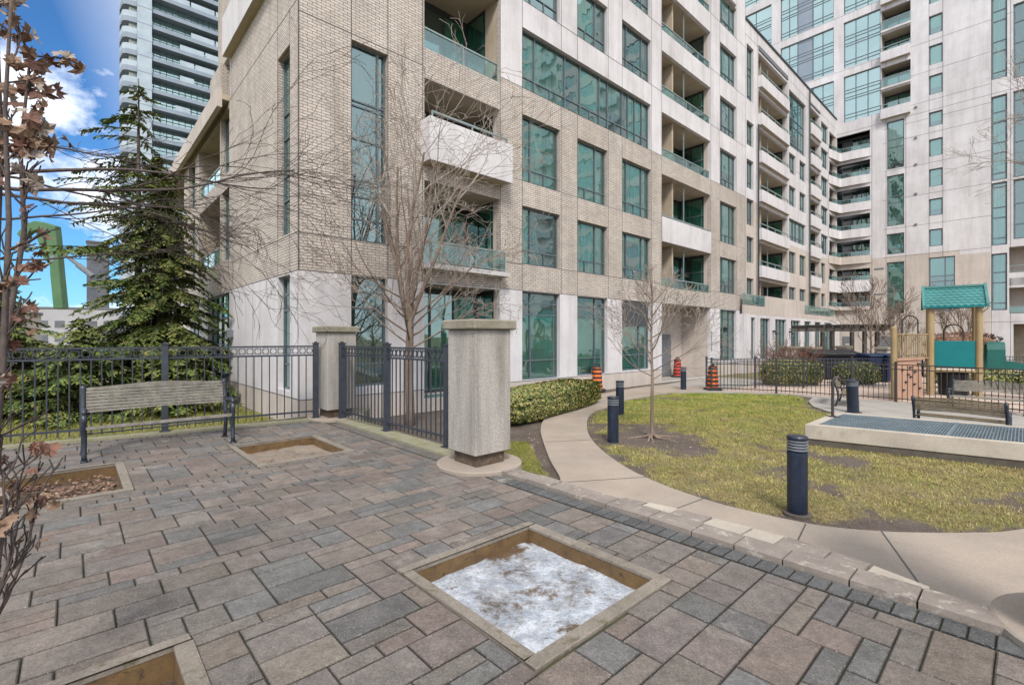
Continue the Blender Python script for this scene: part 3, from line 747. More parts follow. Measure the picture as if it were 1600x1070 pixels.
# upper window groups over the lower block: G2, G1, G0 (a = -r)
def G(a0, a1, cols, grey=None):
    for z0, z1 in ((19.6, 23.35), (24.0, 27.8), (28.45, 32.2), (32.9, 36.6), (37.3, 41)):
        h = z1-z0
        o = wC(*oC(a0, a1, z0, z1), cols=cols, rows=(.35, .62, h/2-.05, h/2+.15, h/2+.5, h/2+.75), blind=1.0, bmat='blind', glass='glass_blue', fw=.06)
        if grey:
            mb = MB(); mb.box(grey[0]*(a1-a0), grey[1]*(a1-a0), .02, .03, .06, h-.06, 'tower_slab'); mb.build('spandrel', o)
G(.52, 2.95, (.33, .66))
G(-4.25, -.18, (.17, .33, .62, .8), (.34, .61))
G(-8.4, -5.0, (.3, .6))
G(-13.0, -9.4, (.3, .6))
# boxed balconies
for k in range(5):
    zb = 18.95+k*4.45
    for (z0, z1, par) in ((zb+.55, zb+2.25, (zb, zb+.75)), (zb+2.5, zb+4.1, None)):
        oC(3.0, 4.78, z0, z1)
        balcony(FC, 3.0, 4.78, z0, z1, 1.3, par=par, proj=.35 if par else .15, railh=.35 if par else .75, glaz=(.0, 1.0), side='concrete_light')
    mb = MB(); mb.box(2.98, 4.8, -.15, -.002, zb+2.35, zb+2.5, 'concrete_light'); mb.build('balcony_slab', tow, FC.pos(0,0,0), FC.rot)
# beyond the frame on the right: the tower goes on (seen in reflections)
for k in range(17):
    z0 = 4+2.3*k
    for j in range(9):
        a0 = 14.5+j*3.4
        if j % 3 != 2 and len([1 for q in opC]) < 600: opC.append((a0, a0+2.3, z0, z0+1.45, .1))
mb = MB()
for k in range(17):
    z0 = 4+2.3*k
    for j in range(9):
        a0 = 14.5+j*3.4
        if j % 3 != 2: mb.face([(a0,.1,z0),(a0+2.3,.1,z0),(a0+2.3,.1,z0+1.45),(a0,.1,z0+1.45)], 'glass_blue')
        else: mb.box(a0, a0+2.4, -.5, -.005, z0-.2, z0+.7, 'tower_white')
mb.build('window_band', tow, FC.pos(0,0,0), FC.rot)
def matC(a, z):
    if a > 9.05: return 'precast_white'
    if z < 2.75 and a > 0: return 'precast_tan'
    if z > 8.25 or (z > 7.9 and a > 7.5): return 'precast_white'
    return 'precast_tan'
JC = [(z, -14, 45, 'h') for z in (3.05, 18.75, 23.9, 28.4)] + [(z, 3.1, 9.1, 'h') for z in (8.2, 10.4, 12.65, 14.9, 17.1, 18.2, 19.5, 21.7)] + [(a, 0, TZ, 'v') for a in (2.4, 3.3, 4.5, 5.84, 6.6, 9.1, 10.02)]
wall(FC, -14, 45, 0, TZ, opC, matC, (0, 7.5, 9.05), (2.75, 7.9, 8.25), JC)
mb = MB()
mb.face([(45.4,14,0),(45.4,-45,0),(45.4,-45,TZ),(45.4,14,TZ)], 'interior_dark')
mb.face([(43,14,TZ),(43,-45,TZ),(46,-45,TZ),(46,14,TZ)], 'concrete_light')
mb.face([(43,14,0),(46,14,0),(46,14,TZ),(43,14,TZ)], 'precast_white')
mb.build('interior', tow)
for a0, a1, z0 in ((.46, 1.2, 0), (2.8, 3.7, .9)):
    mb = MB(); mb.box(a0, a1, -.05, -.004, z0+.02, 2.07, 'louvre_grey'); d_ = mb.build('door', tow, FC.pos(0,0,0), FC.rot)
    if z0 == 0:
        mb = MB(); mb.box(a0+.62, a0+.68, -.1, -.052, .95, 1.1, 'rail_metal'); mb.box(a0+.2, a0+.5, -.056, -.0505, 1.4, 1.46, 'white_paint'); mb.build('handle', d_)
mb = MB(); mb.lathe([(.02,-.16),(.14,-.13),(.16,-.06),(.14,0)], 12, 'louvre_grey')
fx = mb.build('wall_light', tow, FC.pos(9.55, 0, 1.9), FC.rot); fx.rotation_euler = (math.pi/2, 0, FC.rot)
for a, z in ((5.0,16.9),(5.0,14.9),(5.0,12.7),(5.0,10.4),(5.0,19.2)):
    mb = MB(); mb.box(a, a+.16, -.06, -.003, z, z+.14, 'louvre_grey'); mb.build('vent_hood', tow, FC.pos(0,0,0), FC.rot)
for a, z in ((2.55,7.3),(2.55,5.3)):
    mb = MB(); mb.box(a, a+.6, -.012, -.003, z, z+.14, 'louvre_grey'); mb.build('vent_grille', tow, FC.pos(0,0,0), FC.rot)
# wrap-round corner balconies, part of the long building
for i, (zt, hh) in enumerate(CB):
    z0 = zt-hh; h1 = (18.6 if zt > 17 else CB[i-1][0]-CB[i-1][1]) - z0
    m = MB()
    path = [(40.75, -.02), (42.55, -.32), (42.72, -.42), (42.75, -1.1), (42.82, -1.7), (42.97, -2.38)]
    inner = [(41.0, .2), (42.6, .0), (43.0, -.2)]
    slab = path + [(43.15,-2.38), (43.15,-.1), (44.4, -.1), (44.4, 1.3), (41.0, 1.3), (40.75, .1)]
    pm = 'precast_white' if (zt > 9 or zt == 6.6) else 'precast_tan'
    for j in range(len(path)-1):
        (x0,y0),(x1,y1) = path[j], path[j+1]
        l = math.dist(path[j], path[j+1])
        m.face([(x0,y0,z0),(x1,y1,z0),(x1,y1,zt),(x0,y0,zt)], pm, [(0,z0),(l,z0),(l,zt),(0,zt)])
        m.face([(x0+.1,y0+.1,zt),(x0,y0,zt),(x1,y1,zt),(x1+.1,y1+.1,zt)], 'concrete_light')
    m.face([(x, y, z0) for x, y in slab[::-1]], 'soffit_tan')
    m.face([(x, y, z0+.12) for x, y in slab], 'concrete_light')
    b = m.build('balcony', bld)
    if zt < 17.1:
        m = MB()
        m.tube([(x+.05, y+.03, zt+.33) for x, y in path], .025, 4, 'rail_metal')
        for x, y in path[1:]: m.tube([(x+.05,y+.03,zt),(x+.05,y+.03,zt+.33)], .018, 4, 'rail_metal')
        rl = m.build('railing', b)
        m = MB()
        for j in range(len(path)-1):
            (x0,y0),(x1,y1) = path[j], path[j+1]
            m.face([(x0+.05,y0+.03,zt+.02),(x1+.05,y1+.03,zt+.02),(x1+.05,y1+.03,zt+.31),(x0+.05,y0+.03,zt+.31)], 'glass_rail')
        m.build('railing_glass', rl)
    m = MB()    # glazing and column behind
    m.box(42.7, 42.9, .05, .25, z0+.12, z0+h1, 'precast_tan')
    m.box(44.2, 44.3, -2.38, 1.2, z0+.12, z0+h1, 'louvre_grey')
    m.box(41.0, 44.2, 1.2, 1.3, z0+.12, z0+h1, 'louvre_grey')
    m.box(43.0, 44.2, -2.42, -2.385, z0+.12, z0+h1, 'precast_tan')
    b2 = m.build('recess', b)
    m = MB()
    for y0, y1, mt in ((-2.3,-1.5,'curtain'),(-1.5,-.9,'curtain_green'),(-.2,.5,'interior_dark')):
        m.box(44.13, 44.15, y0+.03, y1-.03, z0+.2, z0+h1-.25, mt); m.box(44.1, 44.13, y0+.03, y1-.03, z0+.2, z0+h1-.25, 'glass_dark')
        m.box(44.08, 44.16, y0-.03, y0+.03, z0+.12, z0+h1-.1, 'frame_metal')
    m.box(44.06, 44.18, -2.3, .5, z0+h1-.25, z0+h1-.2, 'frame_metal')
    m.build('glazing', b)

# =================================================================== FAR GLASS HIGH-RISE, left
gt = thing('glass_tower', 'very tall blue glass high rise with grey slab edges standing behind the brick corner', 'building', (-72.2, 81.0, 0), ANG-.02)
m = MB()
H0 = 92; FH = 2.9; nf = int(H0/FH)
Wd = 34
m.box(7.2, Wd, 1.5, 30, 0, H0, 'glass_blue')
m.box(7.3, Wd-.1, 1.62, 29, 0, H0, 'blind')
m.build('curtain_wall', gt)
m = MB()
for i in range(nf+1):
    z = i*FH
    m.box(9.0, Wd+.5, -.2, 1.49, z, z+.72, 'tower_slab')
m.build('floor_slabs', gt)
m = MB()
m.box(6.9, 9.0, -.5, 1.6, 0, H0, 'tower_white')
for i in range(nf+1): m.box(6.85, 9.05, -.53, -.501, i*FH+.2, i*FH+.27, 'tower_slab')
m.build('corner_panel', gt)
for i in range(nf+1):
    z = i*FH; e = .12*math.sin(i*.9)
    poly = [(6.88, -.3), (6.88, 6), (4.7, 6), (4.6, 3.0), (4.9, .5), (5.4, .0)]
    m = MB(); m.prism(poly, 0, .9, 'tower_slab'); b_ = m.build('balcony', gt, (0, 0, z), fixn=True)
    g = MB(); gp = [(6.86, -.3), (5.4, .0), (4.9, .5), (4.6, 3.0), (4.7, 6)]
    for j in range(len(gp)-1):
        g.face([(gp[j][0],gp[j][1],.9),(gp[j+1][0],gp[j+1][1],.9),(gp[j+1][0],gp[j+1][1],1.9),(gp[j][0],gp[j][1],1.9)], 'tower_white')
    g.build('balustrade', b_)
m = MB(); m.box(5.8, 7.0, .6, 8, 0, H0, 'blind'); m.build('side_wall', gt)
for i in range(10, 24):
    z = i*FH+.75; m = MB()
    for j in range(26):
        x = 9.4+j*.97
        if R.random() < .85: m.box(x-.05, x+.05, 1.38, 1.495, 0, 2.15, 'frame_metal')
    m.box(9.1, Wd, 1.36, 1.379, 1.0, 1.08, 'frame_metal')
    fl = m.build('mullions', gt, (0, 0, z))
    m = MB(); x = 9.2
    while x < Wd-4:
        w = R.choice([2.2, 3.1, 3.8])
        if R.random() < .45 and x > 9.3:
            m = MB(); m.box(0, w, -.15, -.09, 0, .95, 'tower_white'); m.build('balcony_panel', gt, (x, 0, z))
        x += w+.25
def block(name, label, x, y, w, d, h, mat, rz=0.2, wins=True, floors=3.2):
    m = MB(); m.box(-w/2, w/2, -d/2, d/2, 0, h, mat); o = m.build(name, None, (x, y, 0), rz, bevel=.05)
    tag(o, label, 'building')
    m = MB()
    for i in range(int(h/floors)):
        z = i*floors+1.0
        n = int(w/3)
        for j in range(n):
            x0 = -w/2+.6+j*(w-1.0)/n
            m.box(x0, x0+(w-1)/n*.6, -d/2-.06, -d/2-.003, z, z+1.6, 'far_dark')
    m.build('window', o)
    m = MB(); m.box(-w/2-.15, w/2+.15, -d/2-.15, d/2+.15, h+.003, h+.4, 'louvre_grey'); m.build('roof', o)
    return o
block('office_block', 'dark narrow distant block rising behind the conifer', -102.0, 118, 4.2, 3.5, 25, 'far_dark', .70)
block('low_building', 'low pale distant building below the green excavator boom', -108, 115, 40, 14, 8.5, 'far_building', .35)
block('low_building', 'low tan distant building at the far left edge behind the fence', -75, 62, 18, 10, 5.2, 'precast_tan', .5)
# the tower block facing the courtyard behind the photographer is only the same tower, seen in the panes

# =================================================================== GROUND
def inpoly(x, y, P):
    c = False; n = len(P); j = n-1
    for i in range(n):
        xi, yi = P[i]; xj, yj = P[j]
        if (yi > y) != (yj > y) and x < (xj-xi)*(y-yi)/(yj-yi)+xi: c = not c
        j = i
    return c
def smooth_path(P, k=4):
    out = []
    for i in range(len(P)-1):
        p0 = P[max(i-1,0)]; p1 = P[i]; p2 = P[i+1]; p3 = P[min(i+2,len(P)-1)]
        for q in range(k):
            t = q/k
            out.append(tuple(.5*((2*p1[d])+(-p0[d]+p2[d])*t+(2*p0[d]-5*p1[d]+4*p2[d]-p3[d])*t*t+(-p0[d]+3*p1[d]-3*p2[d]+p3[d])*t**3) for d in range(2)))
    out.append(P[-1]); return out
pathL = smooth_path([(.45,6.15),(.67,6.57),(.61,7.75),(.59,9.41),(.62,10.32),(.76,11.42),(1.18,13.12),(1.92,14.67),(2.71,16.09),(4.24,18.02),(6.0,19.7)])
lawnE = smooth_path([(7.4,5.6),(5.26,4.92),(4.64,4.83),(4.06,4.83),(3.71,4.87),(3.38,4.95),(3.07,5.11),(2.5,5.62),(2.14,6.16),(1.93,6.62),(1.72,7.3),(1.56,8.5),(1.56,9.75),(1.71,10.92),(1.91,11.92),(2.24,12.79),(2.83,13.72),(3.52,14.96),(4.74,16.26),(5.98,17.2),(7.8,17.2),(9.56,16.62),(9.89,15.75),(9.15,14.81),(8.62,13.72),(8.45,12.9),(8.3,11.2),(9.2,10.2)])
LAWN = lawnE + [(14, 7.0)]
axis = lambda a, b, st: [a+i*st for i in range(int((b-a)/st)+1)]
gx = [-900,-400,-200,-100,-60,-40,-28] + axis(-20, 15, .16) + [17,20,25,40,80,200,400,900]
gy = [-300,-60,-10] + axis(2.0, 20.0, .16) + [22,25,30,40,60,90,150,300,600,1200]
TREE1 = (2.81, 9.65)
MOSS = [(-.1,6.0),(.55,6.2),(.45,7.6),(.3,9.2),(-.3,9.2)]
def nz(x, y, s): return noise.noise(Vector((x*s, y*s, 3.1)))
def segd(x, y, P):
    b = 9e9
    for i in range(0, len(P)-1, 2):
        d = (P[i][0]-x)**2+(P[i][1]-y)**2
        if d < b: b = d
    return math.sqrt(b)
def grassv(x, y):
    if -21 < x < 15 and 1 < y < 21:
        if inpoly(x, y, LAWN):
            v = .76 + .42*nz(x, y, .5) + .55*nz(x+9, y, 1.5) + .42*nz(x, y+4, 4)
            d = segd(x, y, lawnE); v -= max(0, .75-d*1.9)
            dt = math.hypot(x-TREE1[0], (y-TREE1[1])*.8); v -= max(0, 1.35-dt*1.0)
            if y < 6.6 and x < 5.0: v -= max(0, .35-abs(y-5.3)*.5)*.7
            v -= .42*max(0, 1-math.hypot((x-4.9)/1.7, (y-8.1)/1.2))+.5*max(0, 1-math.hypot((x-6.3)/1.6, (y-6.0)/.7))
            return max(0, min(1, v))
        if inpoly(x, y, MOSS): return max(0, .95+.3*nz(x, y, 2)-max(0, (x-.2))*.9)
        s, r = toSR(x, y)
        if s < 0: return max(0, min(1, .72+.5*nz(x, y, .7)))
        return .1
    return .5
m = MB(); vid = {}
vs = []; gv = []
for j, y in enumerate(gy):
    for i, x in enumerate(gx):
        g_ = grassv(x, y)
        near = -21 < x < 15 and 1 < y < 20.5
        z = (.018*nz(x, y, 1.3)+.008*nz(x, y, 5)) if near else 0
        vs.append((x, y, z-.012)); gv.append(g_)
fs = []
nx = len(gx)
for j in range(len(gy)-1):
    for i in range(nx-1): fs.append((j*nx+i, j*nx+i+1, (j+1)*nx+i+1, (j+1)*nx+i))
me = bpy.data.meshes.new('ground'); me.from_pydata(vs, [], fs); me.materials.append(MATS['ground'])
at = me.attributes.new('grass', 'FLOAT', 'POINT'); at.data.foreach_set('value', gv)
me.polygons.foreach_set('use_smooth', [True]*len(me.polygons))
tag(place(me, 'ground'), None, None, None, 'structure')
# concrete path
m = MB()
def slabpoly(P, z0, z1, mat, name):
    m = MB(); m.prism(P, z0, z1, mat); o = m.build(name, fixn=True); o['kind'] = 'structure'; return o
il = lawnE[:lawnE.index(min(lawnE, key=lambda p: math.hypot(p[0]-5.98, p[1]-17.2)))+1]
ptop = [(6.2, 19.9), (7.0, 20.6), (12.2, 25.3), (15.5, 21.8), (9.5,18.2), (7.4,17.9)]
pathpoly = pathL + [(6.3,19.95),(8.9,18.35),(7.42,17.85)] + il[::-1] + [(9.5, 4.5), (9.0, 1.5), (5.0, .6)] + [p for p in [W(.2,-12.2)[:2], W(.2,-9)[:2], W(.2, -6.2)[:2]]]
slabpoly([tuple(p)[:2] for p in pathpoly], -.1, .035, 'path_concrete', 'path')
# joints cut in the path
m = MB()
for a, b in (((.62,9.0),(1.6,9.2)), ((.75,6.5),(1.95,6.75)), ((1.0,12.6),(2.15,12.3)), ((2.2,15.3),(3.2,14.5)), ((1.5,5.2),(2.35,5.85)), ((2.5,4.3),(3.1,5.05)), ((3.0,3.3),(3.75,4.86)), ((5.0,3.0),(5.3,4.9)), ((4.0,17.8),(4.9,16.4))):
    d = Vector((b[0]-a[0], b[1]-a[1])).normalized()*.007; n_ = Vector((-d.y, d.x))
    m.face([(a[0]-n_.x,a[1]-n_.y,.0385),(b[0]-n_.x,b[1]-n_.y,.0385),(b[0]+n_.x,b[1]+n_.y,.0385),(a[0]+n_.x,a[1]+n_.y,.0385)], 'joint_dark')
sstruct(m, 'path_joints')
slabpoly([(5.98,17.21),(7.8,17.21),(9.57,16.63),(9.9,15.75),(9.16,14.8),(8.63,13.72),(8.46,12.9),(8.31,11.2),(9.21,10.2),(12.2,7.6),(17,6),(17,10),(13.3,12.05),(11.9,14.55),(9.45,16.85),(7.5,17.75)], -.1, .028, 'pad_concrete', 'pavement')
slabpoly([(7.6,17.86),(9.4,16.95),(11.85,14.7),(13.3,12.15),(17.1,10.1),(34,12),(38,22),(24,34),(17.2,27.5),(13.0,23.3)], -.1, .018, 'play_surface', 'playground_ground')
slabpoly([(6.35,20.05),(8.6,18.45),(12.3,22.3),(9.9,24.0)], -.1, .022, 'pad_concrete', 'forecourt')
# grass blades
def blades(name, count, box, pred, mat, hmin, hmax, label):
    mb = MB(); k = mb.mi(mat); v = mb.v; f = mb.f
    tries = 0
    while len(f) < count and tries < count*8:
        tries += 1
        x = R.uniform(box[0], box[1]); y = R.uniform(box[2], box[3])
        if not pred(x, y): continue
        h = R.uniform(hmin, hmax); a = R.uniform(0, 6.28); w = R.uniform(.0025, .006)*(1+max(0, y-6)*.12)
        lx, ly = R.uniform(-1,1)*h*.9, R.uniform(-1,1)*h*.9
        z = -.008; i = len(v)
        ca, sa = math.cos(a)*w, math.sin(a)*w
        v.append((x-ca, y-sa, z)); v.append((x+ca, y+sa, z)); v.append((x+lx, y+ly, z+h)); f.append((i, i+1, i+2))
    mb.m = [k]*len(f)
    o = mb.build(name); tag(o, label, 'grass', None, 'stuff')
pathP = [tuple(p)[:2] for p in pathpoly]
VENTP = None
def lawnpred(x, y):
    if not inpoly(x, y, LAWN): return False
    return R.random()*.9 < (grassv(x, y)-.22)+.04
blades('grass', 62000, (1.5, 11, 4.8, 17.3), lambda x, y: lawnpred(x, y) and R.random() > .8-(y-6)*.07-.5*nz(x, y, .6), 'blade_green', .018, .05, 'short green winter grass of the lawn')
blades('dry_grass', 62000, (1.5, 11, 4.8, 15), lambda x, y: lawnpred(x, y) and R.random() < .9-(y-6)*.08, 'blade_straw', .012, .04, 'dry straw coloured grass of the lawn')
blades('moss_grass', 9000, (-.4, .7, 5.9, 9.3), lambda x, y: inpoly(x, y, MOSS) and R.random() < grassv(x, y), 'blade_moss', .015, .04, 'yellow green moss beside the pillar')
def leftpred(x, y):
    s, r = toSR(x, y)
    return s < -.2 and r > -.6 and grassv(x, y) > .35
blades('long_grass', 26000, (-14, -3, 8.0, 19), leftpred, 'blade_moss', .05, .14, 'mossy uneven grass beyond the left fence')

# =================================================================== PLAZA
def clip(poly, px, py, nx_, ny_):
    out = []; n = len(poly)
    for i in range(n):
        a, b = poly[i], poly[(i+1) % n]
        da = (a[0]-px)*nx_+(a[1]-py)*ny_; db = (b[0]-px)*nx_+(b[1]-py)*ny_
        if da >= 0: out.append(a)
        if (da >= 0) != (db >= 0):
            t = da/(da-db); out.append((a[0]+(b[0]-a[0])*t, a[1]+(b[1]-a[1])*t))
    return out
PITS = [(-1.95,-.60,-9.30,-7.87), (-1.90,-.57,-4.13,-2.53), (-4.55,-3.18,-4.22,-2.60), (-4.55,-3.20,-9.2,-7.74)]
# fence line on the left in (s, r)
fl0 = toSR(-11.0, 5.25); fl1 = toSR(-4.02, 9.93)
def flr(s): return fl0[1]+(fl1[1]-fl0[1])*(s-fl0[0])/(fl1[0]-fl0[0])
SR = .23
tones = []
pv = MB(); vcol = []
TONES = [(.190,.168,.152),(.176,.160,.150),(.205,.172,.153),(.158,.156,.156),(.188,.155,.140),(.210,.183,.164),(.152,.150,.149),(.197,.170,.156),(.184,.166,.156)]
def stone(poly, tone, h=0.0, gap=.0036, bev=.0085):
    if len(poly) < 3: return
    q_ = [poly[i] for i in range(len(poly)) if math.dist(poly[i], poly[i-1]) > .012]
    if len(q_) < 3: return
    ar = sum(q_[i-1][0]*q_[i][1]-q_[i][0]*q_[i-1][1] for i in range(len(q_)))
    if abs(ar) < .003: return
    poly = q_ if ar > 0 else q_[::-1]
    cx = sum(p[0] for p in poly)/len(poly); cy = sum(p[1] for p in poly)/len(poly)
    def insets(g):
        out = []; n = len(poly)
        for i in range(n):
            p0, p1, p2 = poly[i-1], poly[i], poly[(i+1) % n]
            a = Vector((p1[0]-p0[0], p1[1]-p0[1])).normalized(); b = Vector((p2[0]-p1[0], p2[1]-p1[1])).normalized()
            na = Vector((-a.y, a.x)); nb = Vector((-b.y, b.x)); m_ = na+nb; m_ /= max(.5, 1+na.dot(nb))
            out.append((p1[0]+m_.x*g, p1[1]+m_.y*g))
        return out
    o = insets(gap); i_ = insets(gap+bev)
    n = len(poly); b = len(pv.v); z = PZ+h
    tx, ty = R.uniform(-.004,.004), R.uniform(-.004,.004)
    def zz(p): return z+(p[0]-cx)*tx*2+(p[1]-cy)*ty*2
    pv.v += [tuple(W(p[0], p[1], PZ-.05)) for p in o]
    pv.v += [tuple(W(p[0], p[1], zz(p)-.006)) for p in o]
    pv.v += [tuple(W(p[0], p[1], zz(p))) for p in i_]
    k = pv.mi('paver')
    pv.f.append(tuple(b+2*n+q for q in range(n))); pv.m.append(k)
    for q in range(n):
        q2 = (q+1) % n
        pv.f.append((b+n+q, b+n+q2, b+2*n+q2, b+2*n+q)); pv.m.append(k)
        pv.f.append((b+q, b+q2, b+n+q2, b+n+q)); pv.m.append(k)
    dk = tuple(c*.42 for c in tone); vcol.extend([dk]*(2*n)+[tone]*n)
PIL = [(.5, -4.5, .58), (1.0, .9, .58)]
def cutpits(rect):
    rs = [rect]
    for (a, b, c, d) in PITS:
        out = []
        for (x0, x1, y0, y1) in rs:
            if x1 <= a or x0 >= b or y1 <= c or y0 >= d: out.append((x0,x1,y0,y1)); continue
            if x0 < a: out.append((x0, a, y0, y1))
            if x1 > b: out.append((b, x1, y0, y1))
            xa, xb = max(x0,a), min(x1,b)
            if y0 < c: out.append((xa, xb, y0, c))
            if y1 > d: out.append((xa, xb, d, y1))
        rs = out
    return rs
SOLD = .20
def right_edge(r): return SR-SOLD-.02 if r > -11.6 else 2.5
CS = .130
NI = int(round((SR-SOLD-.02+9.42)/CS)); SS0 = SR-SOLD-.02-NI*CS
RR0 = -12.7; NJ = int(13.2/CS)
used_ = [[False]*NJ for _ in range(NI)]
sl = (fl1[1]-fl0[1])/(fl1[0]-fl0[0])
for i in range(NI):
    for j in range(NJ):
        if used_[i][j]: continue
        opts = [(3,2)]*7+[(3,1)]*2+[(2,2)]*3+[(3,3)]*2+[(2,1)]*1+[(4,2)]*2
        R.shuffle(opts); opts = opts+[(2,1),(1,2),(1,1)]
        for (w_, h_) in opts:
            if i+w_ > NI or j+h_ > NJ: continue
            if all(not used_[a][b] for a in range(i, i+w_) for b in range(j, j+h_)): 
                if w_ > 1 and i+w_ < NI and NI-(i+w_) == 1 and w_ < 4: pass
                break
        for a in range(i, i+w_):
            for b in range(j, j+h_): used_[a][b] = True
        tn = R.choice(TONES); k_ = R.uniform(.86,1.16); tn = tuple(c*k_*R.uniform(.985,1.015) for c in tn)
        x0_ = SS0+i*CS; y0_ = RR0+j*CS
        for (x0,x1,y0,y1) in cutpits((x0_, x0_+w_*CS, y0_, y0_+h_*CS)):
            if x1-x0 < .03 or y1-y0 < .03: continue
            poly = [(x0,y0),(x1,y0),(x1,y1),(x0,y1)]
            poly = clip(poly, 0, flr(0)-.36, sl, -1)
            if len(poly) > 2: stone(poly, tn, R.uniform(-.0015,.0015))
# soldier courses: along the coping and along the left fence
r = -12.6
while r < -1.7:
    kk_ = R.uniform(.82,1.12); t = tuple(c*kk_ for c in (.115,.118,.124))
    if r > -6.7: kk_ = R.uniform(.9,1.12); t = tuple(c*kk_ for c in (.155,.145,.135))
    stone([(SR-SOLD,r),(SR-.01,r),(SR-.01,r+.115),(SR-SOLD,r+.115)], t, 0, .004, .005); r += .115
ll = math.hypot(fl1[0]-fl0[0], fl1[1]-fl0[1]); ux, uy = (fl1[0]-fl0[0])/ll, (fl1[1]-fl0[1])/ll
q = 0
while q < ll:
    kk_ = R.uniform(.82,1.12); t = tuple(c*kk_ for c in (.155,.145,.135))
    def pt(a, b): return (fl0[0]+ux*a+uy*b, fl0[1]+uy*a-ux*b)
    stone([pt(q,.35), pt(q+.2,.35), pt(q+.2,.14), pt(q,.14)], t, 0, .005, .006); q += .2
me = pv.mesh('plaza_paving')
at = me.attributes.new('tone', 'FLOAT_COLOR', 'POINT')
flat = []
for c in vcol: flat += [c[0], c[1], c[2], 1.0]
at.data.foreach_set('color', flat)
o = place(me, 'plaza_paving'); o['kind'] = 'structure'
# plaza body (sand bed), with holes for the pits by building it from strips
m = MB()
def bedstrip(x0, x1, y0, y1): 
    P = [W(x0,y0,0), W(x1,y0,0), W(x1,y1,0), W(x0,y1,0)]
    m.prism([(p.x,p.y) for p in P], -.05, PZ-.015, 'sand_joint')
for rect in cutpits((-10.2, SR, -13, -.35)): bedstrip(*rect)
sstruct(m, 'plaza_bed')
# coping stones, raised a little over the pavers
m = MB(); r = -12.2; seg = []
def outs(r):
    pts = [(-6.2,.50),(-7.31,.52),(-7.72,.50),(-8.31,.61),(-8.9,.72),(-9.58,.78),(-10.09,.73),(-10.58,.60),(-10.9,.50),(-12.3,.42)]
    for a, b in zip(pts, pts[1:]):
        if b[0] <= r <= a[0]: return a[1]+(b[1]-a[1])*(r-a[0])/(b[0]-a[0])
    return .5
while r < -6.35:
    l = R.choice([.36,.42,.48]); r1 = min(r+l, -6.3)
    mid = min(SR+.26, (outs(r)+outs(r1))/2)
    z = PZ+.035+R.uniform(-.006,.006)
    P = [(SR+.008,r+.006),(mid-.006,r+.006),(mid-.006,r1-.006),(SR+.008,r1-.006)]
    m.prism([tuple(W(a,b))[:2] for a, b in P], 0, z, 'coping_stone')
    r = r1
r = -11.9
while r < -7.7:
    r1 = r+R.choice([.26,.31,.35]); a0 = SR+.262
    P = [(a0,r+.008),(outs(r)+.02,r+.012),(outs(r1)+.02,r1-.012),(a0,r1-.008)]
    if outs(r)-a0 > .03 and outs(r1)-a0 > .03:
        zi = PZ+.027+R.uniform(-.010,.004); zo = zi-R.uniform(.0,.03); k = m.mi(R.choice(['coping_stone','coping_stone','vent_concrete'])); b_ = len(m.v)
        Q = [tuple(W(x,y))[:2] for x, y in P]
        m.v += [(x, y, 0) for x, y in Q]+[(x, y, zi if i in (0,3) else zo) for i, (x, y) in enumerate(Q)]
        for q in ((0,3,2,1),(4,5,6,7),(0,1,5,4),(1,2,6,5),(2,3,7,6),(3,0,4,7)): m.f.append(tuple(b_+c_ for c_ in q)); m.m.append(k)
    r = r1
o = m.build('coping', fixn=True); o['kind'] = 'structure'
m = MB()
m.prism([tuple(W(a,b))[:2] for a, b in ((SR+.0,-6.3),(.55,-6.3),(.62,-1.5),(SR+.0,-1.5))], -.05, PZ+.03, 'moss_concrete')
def pw(a, b): s_, r_ = pt(a, b); return tuple(W(s_, r_))[:2]
m.prism([pw(0,.13), pw(ll+.1,.13), pw(ll+.1,-.12), pw(0,-.12)], -.4, PZ+.035, 'moss_concrete')
m.prism([tuple(W(a,b))[:2] for a, b in ((SR+.0,-1.5),(.62,-1.5),(1.5,-.4),(1.1,.1),(.0,-.85),(SR-.3,-1.2))], -.3, PZ+.025, 'moss_concrete')
o = m.build('kerb', fixn=True); o['kind'] = 'structure'
# tree pits
def pit(rect, soil, label, depth, name='tree_pit'):
    a, b, c, d = rect; t = .085
    o = thing(name, label, 'tree pit', tuple(W((a+b)/2, (c+d)/2, 0)), ANG, 'square tree pits let into the paving')
    w, h = (b-a)/2, (d-c)/2
    m = MB(); z1 = PZ+.012
    for x0,x1,y0,y1 in ((-w,w,-h,-h+t),(-w,w,h-t,h),(-w,-w+t,-h+t,h-t),(w-t,w,-h+t,h-t)):
        m.box(x0,x1,y0,y1,PZ-.02,z1,'pit_frame')
        
    m.build('frame', o, bevel=.006)
    m = MB(); e = .004; zb = PZ-.35
    for x0,x1,y0,y1 in ((-w+e,w-e,-h+e,-h+t-e),(-w+e,w-e,h-t+e,h-e),(-w+e,-w+t-e,-h+t-e,h-t+e),(w-t+e,w-e,-h+t-e,h-t+e)):
        m.box(x0,x1,y0,y1,zb,PZ-.0205,'pit_inner')
    m.build('side_board', o)
    # filling
    m = MB(); n = 34; zf = PZ-depth; k = m.mi(soil)
    for j in range(n+1):
        for i in range(n+1):
            x = -w+t*.5+(2*w-t)*i/n; y = -h+t*.5+(2*h-t)*j/n
            am = .022 if soil == 'ice' else .03
            z = zf + am*noise.noise(Vector((x*2.3+rect[0], y*2.3, 1)))+am*.5*noise.noise(Vector((x*7, y*7, 5)))+am*.25*noise.noise(Vector((x*19, y*19, 2)))
            m.v.append((x, y, z))
    for j in range(n):
        for i in range(n): m.f.append((j*(n+1)+i, j*(n+1)+i+1, (j+1)*(n+1)+i+1, (j+1)*(n+1)+i)); m.m.append(k)
    f = m.build('ice' if soil == 'ice' else 'soil', o, smooth=True)
    return o
pit(PITS[0], 'ice', 'square tree pit filled with white and brown ice in the middle of the paving', .13)
